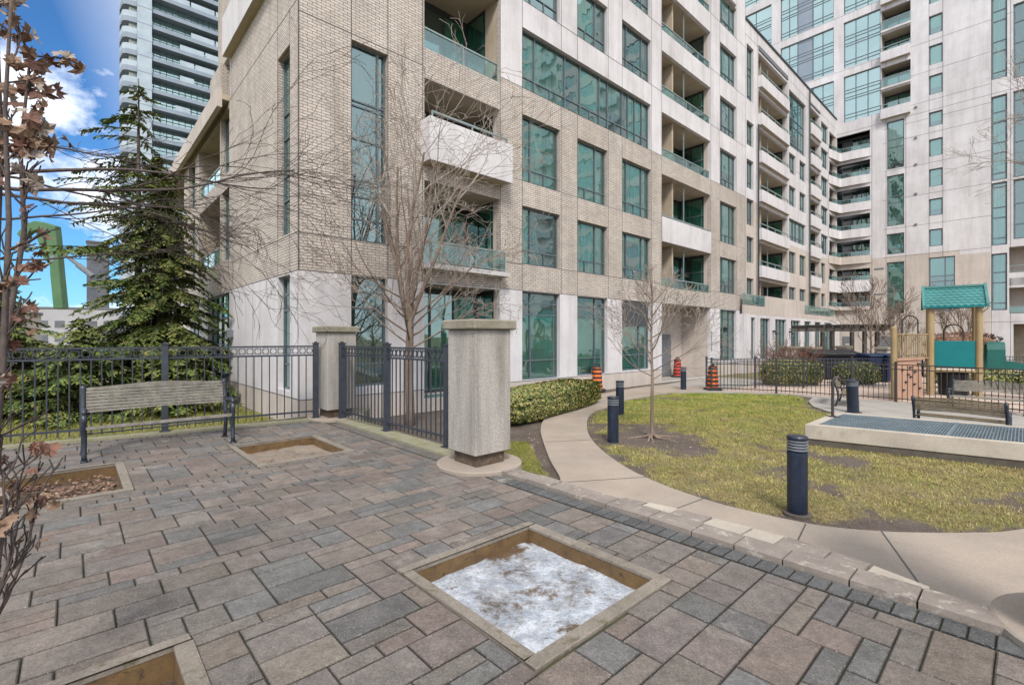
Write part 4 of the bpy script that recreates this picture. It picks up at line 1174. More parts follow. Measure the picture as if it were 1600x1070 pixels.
pit(PITS[1], 'pit_soil', 'square tree pit of bare grey soil right of the paving bench', .14)
pit(PITS[2], 'pit_soil_dark', 'square tree pit of brown leaf litter in front of the left fence', .15)
pit(PITS[3], 'pit_soil_dark', 'square tree pit cut off by the lower left corner of the photo', .16)

# leaf litter
def leafmesh(mb, p, size, mat, nrm=None, lobed=True):
    a = R.uniform(0, 6.28)
    ax = Vector((R.uniform(-1,1), R.uniform(-1,1), R.uniform(-1,1))).normalized() if nrm is None else Vector(nrm)
    M = Matrix.Translation(p) @ ax.to_track_quat('Z', 'Y').to_matrix().to_4x4() @ Matrix.Rotation(a, 4, 'Z')
    if lobed: P = [(0,-.5),(.12,-.30),(.30,-.34),(.27,-.14),(.44,-.02),(.30,.10),(.36,.30),(.16,.30),(.0,.58),(-.14,.32),(-.34,.28),(-.28,.08),(-.42,-.04),(-.26,-.15),(-.28,-.33),(-.12,-.28)]
    else: P = [(0,-.5),(.3,-.1),(.22,.3),(0,.55),(-.22,.3),(-.3,-.1)]
    cu = R.choice([-1,1])*R.uniform(.3,1.5)
    c = M @ Vector((0,0,0)); k = mb.mi(mat); b = len(mb.v); mb.v.append(tuple(c))
    for x, y in P: mb.v.append(tuple(M @ Vector((x*size, y*size, (x*x*1.6+y*y*.7)*size*cu+R.uniform(-.12,.12)*size))))
    n = len(P)
    for i in range(n): mb.f.append((b, b+1+i, b+1+(i+1)%n)); mb.m.append(k)
m = MB()
for i in range(520):
    x = R.uniform(-4.4,-3.3); y = R.uniform(-4.1,-2.75)
    leafmesh(m, W(x, y, PZ-.125+R.uniform(0,.03)), R.uniform(.03,.07), R.choice(['dead_leaf','dead_leaf','dead_leaf_red']), (R.uniform(-.4,.4),R.uniform(-.4,.4),1), False)
tag(m.build('leaf_litter'), 'brown leaf litter in the left tree pit', 'leaves', None, 'stuff')
m = MB()
for i in range(420):
    q = R.random()
    if q < .3: p = Vector((R.uniform(1.6,3.6), R.uniform(8.4,10.6), .0))
    elif q < .6: p = Vector((R.uniform(-.2,.55), R.uniform(6.4,10), .0))
    elif q < .8: p = W(R.uniform(.8,6), R.uniform(-2.8,-.3), .005)
    else: p = W(R.uniform(-1.8,-.7), R.uniform(-4,-3.3), PZ-.13)
    leafmesh(m, p+Vector((0,0,.008)), R.uniform(.02,.05), R.choice(['dead_leaf','twig_pale','dead_leaf_red']), (R.uniform(-.3,.3),R.uniform(-.3,.3),1), False)
tag(m.build('scattered_leaves'), 'small dry leaves scattered over soil and mulch beds', 'leaves', None, 'stuff')

# =================================================================== PILLARS
def pillar(s, r, label, sc=1.0, rz=ANG, loc=None, base=True, w=.60, h=1.93, group='concrete pillars with stone caps'):
    o = thing('stone_pillar', label, 'pillar', loc or tuple(W(s, r, PZ)), rz, group)
    m = MB(); a = w/2
    m.box(-a, a, -a, a, .20, h-.13, 'stucco'); m.build('shaft', o, bevel=.012)
    m = MB(); m.box(-a-.06, a+.06, -a-.06, a+.06, h-.129, h, 'cap_stone'); m.build('cap', o, bevel=.018)
    m = MB(); m.box(-a+.06, a-.06, -a+.06, a-.06, .045, .199, 'foot_stain'); m.build('plinth', o, bevel=.01)
    if base:
        m = MB(); m.lathe([(.57,-.25),(.57,.035),(.555,.045),(.0,.0451)], 40, 'path_concrete', cap=False); m.build('footing', o)
    return o
s_, r_ = toSR(-.457, 6.0)
pillar(s_+.30, r_+.30, 'large stucco pillar with mossy cap and stained foot beside the curved path')
s_, r_ = toSR(-3.77, 9.75)
pillar(s_+.32, r_+.32, 'smaller stucco pillar where the two iron fences meet', w=.62)
p3 = Vector((3.36, 2.56, PZ))
pillar(0, 0, 'round footed pillar just outside the lower right edge of the photo', loc=tuple(p3))

# =================================================================== ORNAMENTAL FENCES
def ornate_panel(parent, L_, h, post0=True):
    m = MB(); z0 = 0
    m.box(0, L_, -.016, .016, h-.035, h, 'fence_paint'); m.box(0, L_, -.016, .016, h-.215, h-.185, 'fence_paint'); m.box(0, L_, -.016, .016, .13, .16, 'fence_paint')
    n = max(1, round(L_/.135)); st = L_/n
    for i in range(1, n):
        x = i*st; m.box(x-.009, x+.009, -.009, .009, .05, h-.215, 'fence_paint')
    m.build('rails_and_bars', parent)
    m = MB()
    for i in range(n):
        cx = (i+.5)*st; cz = h-.11; rr = .056
        m.tube([(cx+rr*math.cos(t*math.pi/6), 0, cz+rr*math.sin(t*math.pi/6)) for t in range(12)], .0085, 4, 'fence_paint', close=True)
        if i < n-1: m.tube([(cx+rr, 0, cz-.055),(cx+st/2, 0, cz-.02),(cx+st-rr, 0, cz-.055)], .006, 4, 'fence_paint'); m.tube([(cx+rr*.7, 0, cz+.055),(cx+st/2, 0, cz+.025),(cx+st-rr*.7, 0, cz+.055)], .006, 4, 'fence_paint')
    m.build('scroll_band', parent)
def post(parent, x, h, mat='fence_paint', w=.05):
    m = MB(); m.box(x-w, x+w, -w, w, 0, h, mat); m.box(x-w-.012, x+w+.012, -w-.012, w+.012, h, h+.02, mat); m.box(x-w-.03, x+w+.03, -w-.03, w+.03, 0, .012, mat)
    m.box(x-w*.5, x+w*.5, -w*.5, w*.5, h+.02, h+.045, mat)
    m.build('post', parent, bevel=.003)
def iron_fence(P0, P1, zb, h, nsec, label, name='iron_fence', group='grey ornamental iron fences'):
    d = Vector((P1[0]-P0[0], P1[1]-P0[1])); L_ = d.length; rz = math.atan2(d.y, d.x)
    o = thing(name, label, 'fence', (P0[0], P0[1], zb), rz, group)
    seg = L_/nsec
    for i in range(nsec):
        sub = MB()
        h_ = h
        n = max(1, round((seg-.1)/.135)); st = (seg-.1)/n; x0 = i*seg+.05
        m = MB()
        for z in (h-.035, h-.215, .13): m.box(x0, x0+seg-.1, -.016, .016, z, z+.032, 'fence_paint')
        for j in range(1, n): m.box(x0+j*st-.009, x0+j*st+.009, -.009, .009, .05, h-.215, 'fence_paint')
        pn = m.build('panel', o)
        m = MB()
        for j in range(n):
            cx = x0+(j+.5)*st; cz = h-.108; rr = .054
            m.tube([(cx+rr*math.cos(t*math.pi/6), 0, cz+rr*math.sin(t*math.pi/6)) for t in range(12)], .0095, 4, 'fence_paint', close=True)
            if j < n-1:
                for sg in (-1, 1): m.tube([(cx+rr*.6, 0, cz+sg*.068),(cx+st/2, 0, cz+sg*.03),(cx+st-rr*.6, 0, cz+sg*.068)], .007, 4, 'fence_paint')
        m.build('scroll_band', pn)
    for i in range(nsec+1): post(o, i*seg, h+.035)
    return o
ZF = PZ+.035
iron_fence((-10.35, 5.68), (-4.06, 9.90), ZF, 1.50, 3, 'long grey iron fence with ring band behind the wooden bench')
iron_fence((-3.50, 9.86), (-.98, 7.30), ZF, 1.50, 2, 'grey iron fence section with ring band between the two stucco pillars')
iron_fence((-4.75, 12.0), (-3.75, 10.9), -.1, 1.1, 1, 'short low stair railing against the building corner behind the fence')
def plain_fence(P0, P1, h, nsec, label, mat='fence_brown', name='metal_fence', zb=.02, group='black playground fences'):
    d = Vector((P1[0]-P0[0], P1[1]-P0[1])); L_ = d.length; rz = math.atan2(d.y, d.x)
    o = thing(name, label, 'fence', (P0[0], P0[1], zb), rz, group)
    seg = L_/nsec
    for i in range(nsec):
        m = MB(); x0 = i*seg+.03; ln = seg-.06; n = round(ln/.13); st = ln/n
        for z in (h-.03, h-.17, .1): m.box(x0, x0+ln, -.014, .014, z, z+.028, mat)
        for j in range(1, n): m.box(x0+j*st-.008, x0+j*st+.008, -.008, .008, .04, h-.03, mat)
        m.build('panel', o)
    for i in range(nsec+1): post(o, i*seg, h+.04, mat, .03)
    return o
plain_fence((7.43,17.81), (9.33,16.9), 1.16, 1, 'first fence run from the orange barrel along the lawn')
plain_fence((9.33,16.9), (11.76,14.67), 1.16, 1, 'second fence run behind the side-on bench and the leaning bollard')
plain_fence((11.76,14.67), (13.25,12.1), 1.16, 1, 'fence run in front of the pink climbing wall')
plain_fence((13.25,12.1), (15.6,8.6), 1.16, 2, 'fence run at the right edge behind the long bench')
plain_fence((7.6,18.7), (15.3,18.9), 1.16, 4, 'far fence across the playground in front of the black covered bin', 'fence_paint')
plain_fence((20.6,21.0), (26,20.0), 1.16, 3, 'far fence right of the slide', 'fence_paint')
plain_fence((15.3,22.6), (21,24.5), 1.1, 3, 'far fence below the pergola', 'fence_paint')

# =================================================================== BENCHES
def make_bench(label, wood='bench_wood', group='slatted park benches with dark cast iron ends', slats=True):
    o = thing('park_bench', label, 'bench', (0,0,0), 0, group)
    Lh = .90
    # back: nine slats, the first and last arched
    m = MB(); zs0, zs1 = .60, .965
    def backy(z): return .20+(z-.45)*.26
    n = 8
    for i in range(n):
        z = zs0+(zs1-zs0)*(i+.5)/n; hh = (zs1-zs0)/n*.80
        nseg = 12
        for j in range(nseg):
            x0 = -Lh+.03+(2*Lh-.06)*j/nseg; x1 = -Lh+.03+(2*Lh-.06)*(j+1)/nseg
            def ar(x, top):
                if i == n-1 and top: return .045*(math.cos(x/Lh*math.pi)+1)/2
                if i == 0 and not top: return -.02*(math.cos(x/Lh*math.pi)+1)/2*-1
                return 0
            y = backy(z)
            P = [(x0,y-.012,z-hh/2+ar(x0,0)),(x1,y-.012,z-hh/2+ar(x1,0)),(x1,y+.012,z-hh/2+ar(x1,0)),(x0,y+.012,z-hh/2+ar(x0,0)),
                 (x0,y-.012+.006,z+hh/2+ar(x0,1)),(x1,y-.012+.006,z+hh/2+ar(x1,1)),(x1,y+.018,z+hh/2+ar(x1,1)),(x0,y+.018,z+hh/2+ar(x0,1))]
            b = len(m.v); m.v += P; k = m.mi(wood)
            for q in ((0,3,2,1),(4,5,6,7),(0,1,5,4),(2,3,7,6)): m.f.append(tuple(b+t for t in q)); m.m.append(k)
            if j == 0: m.f.append((b+3,b,b+4,b+7)); m.m.append(k)
            if j == nseg-1: m.f.append((b+1,b+2,b+6,b+5)); m.m.append(k)
    m.build('backrest', o)
    m = MB()
    for i in (range(7) if slats else ()):
        y = -.25+i*.064; z = .455-.02*math.sin(i/6*math.pi)+(.012 if i == 0 else 0)
        m.box(-Lh+.03, Lh-.03, y-.026, y+.026, z-.012, z+.012, wood)
    if slats: m.build('seat', o, bevel=.004)
    for sx in (-1, 1):
        m = MB(); x = sx*Lh
        r = .02
        m.tube([(x,.30,.0),(x,.25,.12),(x,.21,.30),(x,.215,.45),(x,.255,.65),(x,.33,.85),(x,.345,.95),(x,.33,.99)], [.036,.030,.030,.034,.034,.038,.046,.03], 8, 'cast_iron')
        m.tube([(x,-.30,.0),(x,-.275,.10),(x,-.25,.25),(x,-.255,.42),(x,-.285,.55),(x,-.28,.64)], [.036,.030,.034,.036,.034,.034], 8, 'cast_iron')
        m.tube([(x,-.26,.44),(x,-.10,.415),(x,.08,.41),(x,.215,.44)], .02, 8, 'cast_iron')
        m.tube([(x,-.25,.62),(x,-.30,.66),(x,-.25,.695),(x,-.10,.69),(x,.08,.66),(x,.25,.68)], [.02,.03,.036,.036,.03,.024], 8, 'cast_iron')
        m.tube([(x,-.24,.28),(x,-.12,.36),(x,0,.33),(x,.1,.37),(x,.2,.30)], .012, 6, 'cast_iron')
        m.tube([(x,-.1,.43),(x,-.05,.52),(x,-.12,.58),(x,-.2,.54),(x,-.18,.48)], .01, 6, 'cast_iron')
        m.box(x-.04, x+.04, -.35, -.25, 0, .018, 'cast_iron'); m.box(x-.04, x+.04, .25, .35, 0, .018, 'cast_iron')
        m.build('side_frame', o, smooth=True)
    m = MB(); m.tube([(-Lh,-.26,.20),(Lh,-.26,.20)], .011, 6, 'cast_iron') if False else None
    m.tube([(-Lh,.22,.30),(Lh,.22,.30)], .012, 6, 'cast_iron'); m.box(-Lh+.02, Lh-.02, -.294, -.264, .43, .47, wood); m.build('cross_bar', o)
    return o
bench = make_bench('weathered grey bench without seat slats on the paving before the left iron fence', slats=False)
bench_s = make_bench('pale slatted bench facing the camera against the playground fence at the right edge')
bp0 = W(-3.57,-2.22,PZ); bp1 = W(-1.77,-2.2,PZ)
bench.location = (bp0+bp1)/2 + Vector((UA[0]*.25, UA[1]*.25, 0)); bench.rotation_euler = (0,0,ANG); 
SB = .80
bench_s.location = (12.62,12.72,.028); bench_s.rotation_euler = (0,0,math.atan2(-1.5,1.1)); bench_s.scale = (SB,)*3
b2 = copy_thing(bench_s, (9.0,9.62,.028), math.atan2(1.08,-.85), 'dark brown slatted bench seen from behind beside the steel grating', .76)
b3 = copy_thing(bench_s, (9.9,14.15,.028), rad(56-4), 'small bench seen end-on left of the leaning bollard', SB)
for bb in (b2, b3):
    for ch in kids(bb):
        if ch.name.startswith(('backrest','seat')):
            ch.data = ch.data.copy(); ch.data.materials[0] = MATS['bench_wood_brown']

# =================================================================== BOLLARDS
def make_bollard():
    o = thing('bollard_light', 'nearest dark blue bollard light at the lawn edge in the lower right', 'bollard', (0,0,0), 0, 'dark blue bollard lights')
    m = MB(); m.lathe([(.104,0),(.104,.70),(.09,.705)], 28, 'bollard_paint'); m.build('body', o, smooth=False)
    m = MB()
    for i in range(4): 
        z = .712+i*.032; m.lathe([(.10,z),(.108,z+.006),(.108,z+.016),(.10,z+.022)], 28, 'bollard_ring' if i < 4 else 'bollard_paint'); 
    m.lathe([(.088,.70),(.088,.85)], 20, 'black_rubber')
    m.build('louvre', o)
    m = MB(); m.lathe([(.108,.84),(.108,.862),(.098,.876),(.0,.884)], 28, 'bollard_paint', cap=False); m.build('cap', o)
    m = MB(); m.lathe([(.15,-.03),(.148,.006),(.13,.012),(.0,.013)], 14, 'vent_base', cap=False); m.build('footing', o)
    return o
bol = make_bollard(); bol.location = (3.23, 5.42, 0.012)
copy_thing(bol, (1.92,9.1,.0), 1.0, 'dark blue bollard light inside the bend of the path, left of the young tree')
copy_thing(bol, (2.80,12.42,.0), 2.0, 'dark blue bollard light just behind the young tree and its nearer neighbour')
copy_thing(bol, (6.48,18.1,.0), .4, 'farthest bollard light before the entrance recess')
b5 = copy_thing(bol, (8.98,12.6,.03), .4, 'thick leaning blue bollard light beside the steel grating'); b5.rotation_euler = (rad(2), rad(-4), 0); b5.scale = (1.3,1.3,.98)

# =================================================================== BARRELS
def make_barrel(label, mat, h=1.0):
    o = thing('traffic_barrel', label, 'traffic barrel', (0,0,0), 0, 'orange construction barrels')
    m = MB(); n = 24
    for i in range(5):
        z0 = .06+i*.155; z1 = z0+.155; r0 = .205-i*.011; r1 = r0-.004
        m.lathe([(r0+.006,z0),(r0+.006,z0+.02),(r0,z0+.03),(r1,z1-.005),(r1,z1)], n, mat, cap=False)
        m.lathe([(r0+.004,z0+.078),(r0+.004,z0+.150)], n, 'black_rubber', cap=False)
    m.lathe([(.17,.835),(.165,.85),(.10,.865),(.0,.866)], n, mat, cap=False)
    m.build('body', o)
    m = MB(); m.lathe([(.33,0),(.33,.045),(.29,.07),(.22,.075)], n, 'black_rubber'); m.build('base', o)
    m = MB(); m.tube([(-.10,0,.85),(-.10,0,.93),(-.05,0,.98),(.05,0,.98),(.10,0,.93),(.10,0,.85)], .02, 8, 'black_rubber'); m.lathe([(.15,.86),(.14,.89),(.0,.90)], n, 'black_rubber', cap=False); m.build('handle', o)
    return o
bar = make_barrel('orange and black barrel standing at the end of the clipped hedge', 'orange_plastic'); bar.location = (3.15,17.75,.03)
copy_thing(bar, (7.55,18.0,.035), 1, 'orange and black barrel on a wide base at the start of the playground fence')
b = copy_thing(bar, (9.2,24.2,.03), 2, 'red banded barrel inside the entrance recess')
for ch in kids(b):
    if ch.name.startswith('body'): ch.data = ch.data.copy(); ch.data.materials[ [mm.name for mm in ch.data.materials].index('orange_plastic') ] = MATS['red_plastic']
b.location = tuple(W(18.6, 1.0, .03))
copy_thing(bar, (11.75,20.3,.0), 2, 'orange barrel mostly hidden behind the round shrub in the playground')

# =================================================================== VENT STRUCTURE
vent = thing('vent_enclosure', 'low concrete air shaft wall topped by blue grey steel grating on the lawn', 'vent', (0,0,0), 0)
v0 = Vector((5.47,8.93,0)); v3 = Vector((7.0,10.36,0))
v1 = Vector((11.6,4.6,0)); v2 = v1+(v3-v0)*.95
ftop = .385
m = MB()
def vquad(o0, o1, zb, zt, mat):   # ring wall
    pass
PO4 = [v0, v1, v2, v3]; cen = (v0+v1+v2+v3)/4
def inset(p, t, k): 
    return p
ex = (v1-v0).normalized(); ey = (v3-v0).normalized()
IN = [v0+ex*.16+ey*.12, v1-ex*.16+ey*.12, v2-ex*.16-ey*.12, v3+ex*.16-ey*.12]
OT = [v0+ex*.02+ey*.02, v1-ex*.02+ey*.02, v2-ex*.02-ey*.02, v3+ex*.02-ey*.02]
for i in range(4):
    j = (i+1) % 4
    m.prism([tuple(PO4[i])[:2], tuple(PO4[j])[:2], tuple(IN[j])[:2], tuple(IN[i])[:2]], .115, ftop, 'vent_concrete')
m.build('wall', vent, bevel=.008)
m = MB(); m.prism([tuple(p)[:2] for p in OT], -.1, .1145, 'vent_base'); m.build('base', vent, fixn=True)
m = MB()
ln = (IN[1]-IN[0]).length; wd = (IN[3]-IN[0]).length; nb = int(ln/.042)
for i in range(nb):
    p = IN[0]+ex*(i+.5)*ln/nb; q = IN[3]+(IN[2]-IN[3])*((i+.5)/nb)
    d = ex*.006
    m.prism([tuple(p-d)[:2], tuple(p+d)[:2], tuple(q+d)[:2], tuple(q-d)[:2]], ftop-.05, ftop-.008, 'steel_grating')
for i in range(9):
    t = (i+.5)/9; p = IN[0]+(IN[3]-IN[0])*t; q = IN[1]+(IN[2]-IN[1])*t; d = ey*.005
    m.prism([tuple(p-d)[:2], tuple(q-d)[:2], tuple(q+d)[:2], tuple(p+d)[:2]], ftop-.02, ftop-.0045, 'steel_grating')
for t in (.25,.5,.75):
    p = IN[0]+(IN[1]-IN[0])*t; q = IN[3]+(IN[2]-IN[3])*t; d = ex*.02
    m.prism([tuple(p-d)[:2], tuple(p+d)[:2], tuple(q+d)[:2], tuple(q-d)[:2]], ftop-.04, ftop-.002, 'steel_grating')
m.build('grating', vent)
m = MB(); pp = Vector((6.55,9.78,ftop-.006))
m.tube([pp, pp+Vector((0,0,.72)), pp+Vector((.03,0,.79)), pp+Vector((.1,-.02,.80)), pp+Vector((.14,-.02,.74))], [.028,.026,.026,.026,.026], 8, 'fence_brown')
m.box(pp.x-.09, pp.x+.09, pp.y-.09, pp.y+.09, pp.z, pp.z+.015, 'fence_brown')
tag(m.build('vent_pipe'), 'thin dark gooseneck pipe standing on the steel grating', 'pipe')

# =================================================================== TREES
def branch(mb, p, d, length, r, depth, P, mat, tips=None):
    """P: dict of params"""
    n = P.get('seg', 5) if depth < P['maxd'] else 3
    pts = [Vector(p)]; rs = [r]; dd = Vector(d).normalized()
    st = length/n; r1 = max(r*P.get('taper', .45), P['rmin'])
    for i in range(n):
        j = P['wob']*(1+depth*.25)
        dd = (dd + Vector((R.uniform(-j,j), R.uniform(-j,j), R.uniform(-j,j))) + Vector((0,0,P['up'][min(depth, len(P['up'])-1)]))).normalized()
        pts.append(pts[-1]+dd*st); rs.append(r+(r1-r)*(i+1)/n)
    sides = 7 if r > .04 else (5 if r > .012 else 3)
    mb.tube(pts, rs, sides, mat if r > P.get('thr', .008) else P.get('twig', mat), cap=False)
    if tips is not None and depth >= P['maxd']-1: tips.append((pts[-1], dd)); tips.append((pts[len(pts)//2], dd))
    if depth >= P['maxd']: return
    nk = P['kids'][min(depth, len(P['kids'])-1)]
    for k in range(nk):
        t = R.uniform(P.get('t0', .25), 1.0) if k else .97
        x = t*n; i = min(int(x), n-1); q = pts[i].lerp(pts[i+1], x-i)
        base = (pts[i+1]-pts[i]).normalized()
        a = R.uniform(.35, .85)*P.get('spread', 1); ph = R.uniform(0, 6.28)
        o1 = base.orthogonal().normalized(); o2 = base.cross(o1)
        nd = base*math.cos(a)+(o1*math.cos(ph)+o2*math.sin(ph))*math.sin(a)
        rr = (rs[i]+(rs[i+1]-rs[i])*(x-i))*R.uniform(.45,.7)
        branch(mb, q, nd, length*R.uniform(.45,.8)*(1.05-t*.35), max(rr, P['rmin']), depth+1, P, mat, tips)
def bare_tree(name, label, loc, trunk, limbs, P, mat='bark_grey', group=None, roots=0):
    o = thing(name, label, 'tree', loc, 0, group)
    m = MB(); m.tube([Vector(q[:3]) for q in trunk], [q[3] for q in trunk], 10, mat)
    for i in range(roots):
        a = i*6.28/roots+R.random(); m.tube([(0,0,.08),(.12*math.cos(a),.12*math.sin(a),.02),(.45*math.cos(a+.2),.45*math.sin(a+.2),-.005),(.8*math.cos(a),.8*math.sin(a),-.03)], [.03,.03,.018,.008], 6, mat)
    m.build('trunk', o, smooth=True)
    m = MB()
    for (q, d, l, r) in limbs: branch(m, q, d, l, r, 0, P, mat)
    m.build('branches', o, smooth=True)
    return o
# the big multi-stem tree in front of the corner
P = dict(maxd=4, wob=.11, up=[.06,.035,.0,-.02,-.03], kids=[5,4,3,2], rmin=.0046, seg=6, taper=.35, twig='twig_pale', thr=.02, spread=1.05)
lim = []
for a, l, t in ((.3,3.4,.25),(1.3,3.7,.2),(2.2,3.2,.3),(3.0,4.0,.14),(3.9,3.3,.28),(4.9,3.6,.22),(5.6,3.3,.3)):
    lim.append(((0,0,2.1+R.uniform(0,.5)), (math.cos(a)*t*1.3, math.sin(a)*t*1.3, 1), l, .055))
for i in range(13):
    a = i*2.4; lim.append(((0,0,1.75+i*.09), (math.cos(a), math.sin(a), .42+.08*(i%3)), 1.7+R.random()*.7, .024))
bare_tree('bare_tree', 'many stemmed leafless tree behind the fence in front of the building corner', (-2.33,10.9,-.02),
          [(0,0,-.1,.13),(.01,0,.4,.10),(-.02,0,1.2,.092),(0,0,1.9,.088),(.02,.02,2.5,.066),(.05,.03,3.2,.045),(.02,.02,4.2,.03)], lim, P, 'bark_grey', 'leafless deciduous trees')
# the young tree in the lawn
P2 = dict(maxd=3, wob=.10, up=[.07,.05,.02,0], kids=[5,4,2], rmin=.0035, seg=5, taper=.3, twig='twig_pale', thr=.006, spread=.95)
lim = []
for i in range(21):
    a = i*2.4+.5; z = 1.15+i*.085
    lim.append(((0,0,z), (math.cos(a), math.sin(a), .30+.03*i), 1.22-.035*i, .0125))
bare_tree('young_tree', 'young leafless tree standing in bare soil inside the lawn', (2.81,9.62,-.01),
          [(0,0,-.05,.055),(0,0,.06,.040),(.0,0,.4,.033),(.01,0,1.2,.028),(-.01,0,2.0,.021),(.01,0,2.8,.012),(.0,0,3.5,.005)], lim, P2, 'bark_grey', 'leafless deciduous trees', roots=6)
# left tree whose boughs cross the picture; trunk stands in the leaf pit just out of frame
T3 = W(-4.42,-3.45,PZ-.15)
P3 = dict(maxd=3, wob=.17, up=[.0,-.01,-.015,-.02], kids=[7,5,2], rmin=.0030, seg=9, taper=.30, twig='bark_dark', thr=.0, spread=.8, t0=.12)
o = thing('boughed_tree', 'leafless tree at the left edge whose long dark boughs reach across the picture', 'tree', tuple(T3), 0, 'leafless deciduous trees')
m = MB(); m.tube([(0,0,0),(.02,0,1.2),(0,.03,2.4),(-.03,0,3.6),(0,0,5.2)], [.07,.055,.048,.04,.02], 9, 'bark_dark'); m.build('trunk', o, smooth=True)
m = MB()
for (z, d, l, r) in ((3.55,(1,.75,.25),2.9,.024),(3.45,(1,.85,.04),3.2,.024),(3.4,(1,1.0,.02),3.0,.02),(3.1,(1,.9,.06),2.2,.015),(3.9,(.8,.9,.45),1.7,.014),(2.7,(1,1.3,.05),2.2,.013),(3.6,(.9,1.4,.15),2.6,.016)):
    branch(m, (0,0,z), d, l, r, 0, P3, 'bark_dark')
m.build('branches', o, smooth=True)
# oak sapling with dead leaves, close to the camera on the left
T4 = W(-4.15,-8.1,PZ-.16)
o = thing('sapling', 'thin stemmed sapling with curled brown leaves at the near left edge', 'tree', tuple(T4), 0)
m = MB(); tips = []
P4 = dict(maxd=2, wob=.15, up=[.05,.04,.03], kids=[5,3], rmin=.0035, seg=7, taper=.35, twig='bark_dark', thr=.0, spread=.75, t0=.2)
def px2(px, Y, z): return Vector(((px-800)/748*Y, Y, z))-T4
main = [
    [(-60,1.9,.6),(-20,1.95,1.2),(5,2.0,1.9),(14,2.05,2.5),(8,2.1,3.0),(20,2.1,3.6)],
    [(-70,2.0,.6),(-25,2.1,1.5),(10,2.2,2.0),(38,2.25,2.5),(32,2.3,2.9),(48,2.35,3.4)],
    [(-40,2.1,.8),(-8,2.2,1.5),(-6,2.2,2.3),(2,2.25,2.9),(-8,2.3,3.7)]]
for pl in main:
    V_ = [px2(*q) for q in pl]; V_ = [Vector(q) for q in V_]
    m.tube(V_, [.016,.014,.012,.010,.008,.005][:len(V_)], 6, 'bark_dark')
    for i in range(1, len(V_)):
        for q in range(5 if i > 1 else 2):
            p = V_[i-1].lerp(V_[i], R.random())
            branch(m, p, (R.uniform(-.5,.75), R.uniform(-.4,.6), R.uniform(.3,1)), R.uniform(.07,.20), .006, 1, P4, 'bark_dark', tips)
# low shoots
for pl in ([(-30,2.0,.75),(5,2.05,.95),(25,2.1,1.15),(30,2.15,1.35)], [(-30,2.0,.72),(10,2.1,.85),(45,2.2,1.05),(58,2.25,1.28)], [(-30,1.95,.8),(-5,2.0,1.0),(8,2.0,1.25),(4,2.0,1.45)]):
    V_ = [px2(*q) for q in pl]; m.tube(V_, [.010,.008,.006,.004], 5, 'bark_dark')
    for i in range(1, len(V_)):
        for q in range(3): branch(m, V_[i-1].lerp(V_[i], R.random()), (R.uniform(-.4,.6), R.uniform(-.3,.4), R.uniform(.5,1)), R.uniform(.10,.22), .004, 1, P4, 'bark_dark', tips if i == 3 else None)
m.build('stems', o, smooth=True)
m = MB()
for (p, d) in tips:
    w_ = p+T4
    px = w_.x/max(w_.y, .3)
    if (p.z > 1.7 and R.random() < (.36 if p.z > 2.7 else (.22 if p.z < 2.1 else .09))) or (p.z < 1.4 and R.random() < .06):
        for q in range(R.choice([1,2,2])):
            leafmesh(m, p+Vector((R.uniform(-.04,.04),R.uniform(-.04,.04),R.uniform(-.08,.01))), R.uniform(.05,.10), R.choice(['dead_leaf','dead_leaf','dead_leaf_red','twig_pale']))
m.build('leaves', o)
# right-edge tree, trunk out of frame
P5 = dict(maxd=3, wob=.12, up=[.03,.02,.0], kids=[7,5,3], rmin=.004, seg=7, taper=.3, twig='twig_pale', thr=.01, spread=.9)
bare_tree('bare_tree', 'leafless tree standing beyond the right edge with twigs entering the picture', (13.9,11.0,0),
          [(0,0,0,.13),(0,0,2,.11),(.1,0,4,.09),(0,0,7,.05)], [((0,0,z),(-1,.1+.3*R.random(),zz),l,.035) for z, zz, l in ((6.6,.35,2.0),(5.6,.4,2.0),(2.9,.25,1.2))], P5, 'bark_grey', 'leafless deciduous trees')
# small bare trees before the tower
P6 = dict(maxd=3, wob=.1, up=[.08,.06,.03], kids=[6,4,2], rmin=.009, seg=5, taper=.35, twig='twig_pale', thr=.0, spread=.7)
def mini(label, x, y, h):
    lim = [((0,0,h*.25+i*h*.05), (math.cos(i*2.4)*.6, math.sin(i*2.4)*.6, .9), h*.45, .022) for i in range(10)]
    bare_tree('bare_tree', label, (x, y, 0), [(0,0,0,.06),(0,0,h*.4,.045),(0,0,h*.9,.012)], lim, P6, 'bark_grey', 'leafless deciduous trees')
mini('small leafless tree right beside the pergola', 18.0, 24.0, 4.0)
mini('small leafless tree seen between the playground posts', 23.6, 25.2, 3.6)
mini('small leafless tree between the pergola and the climbing frame', 20.4, 25.3, 3.0)

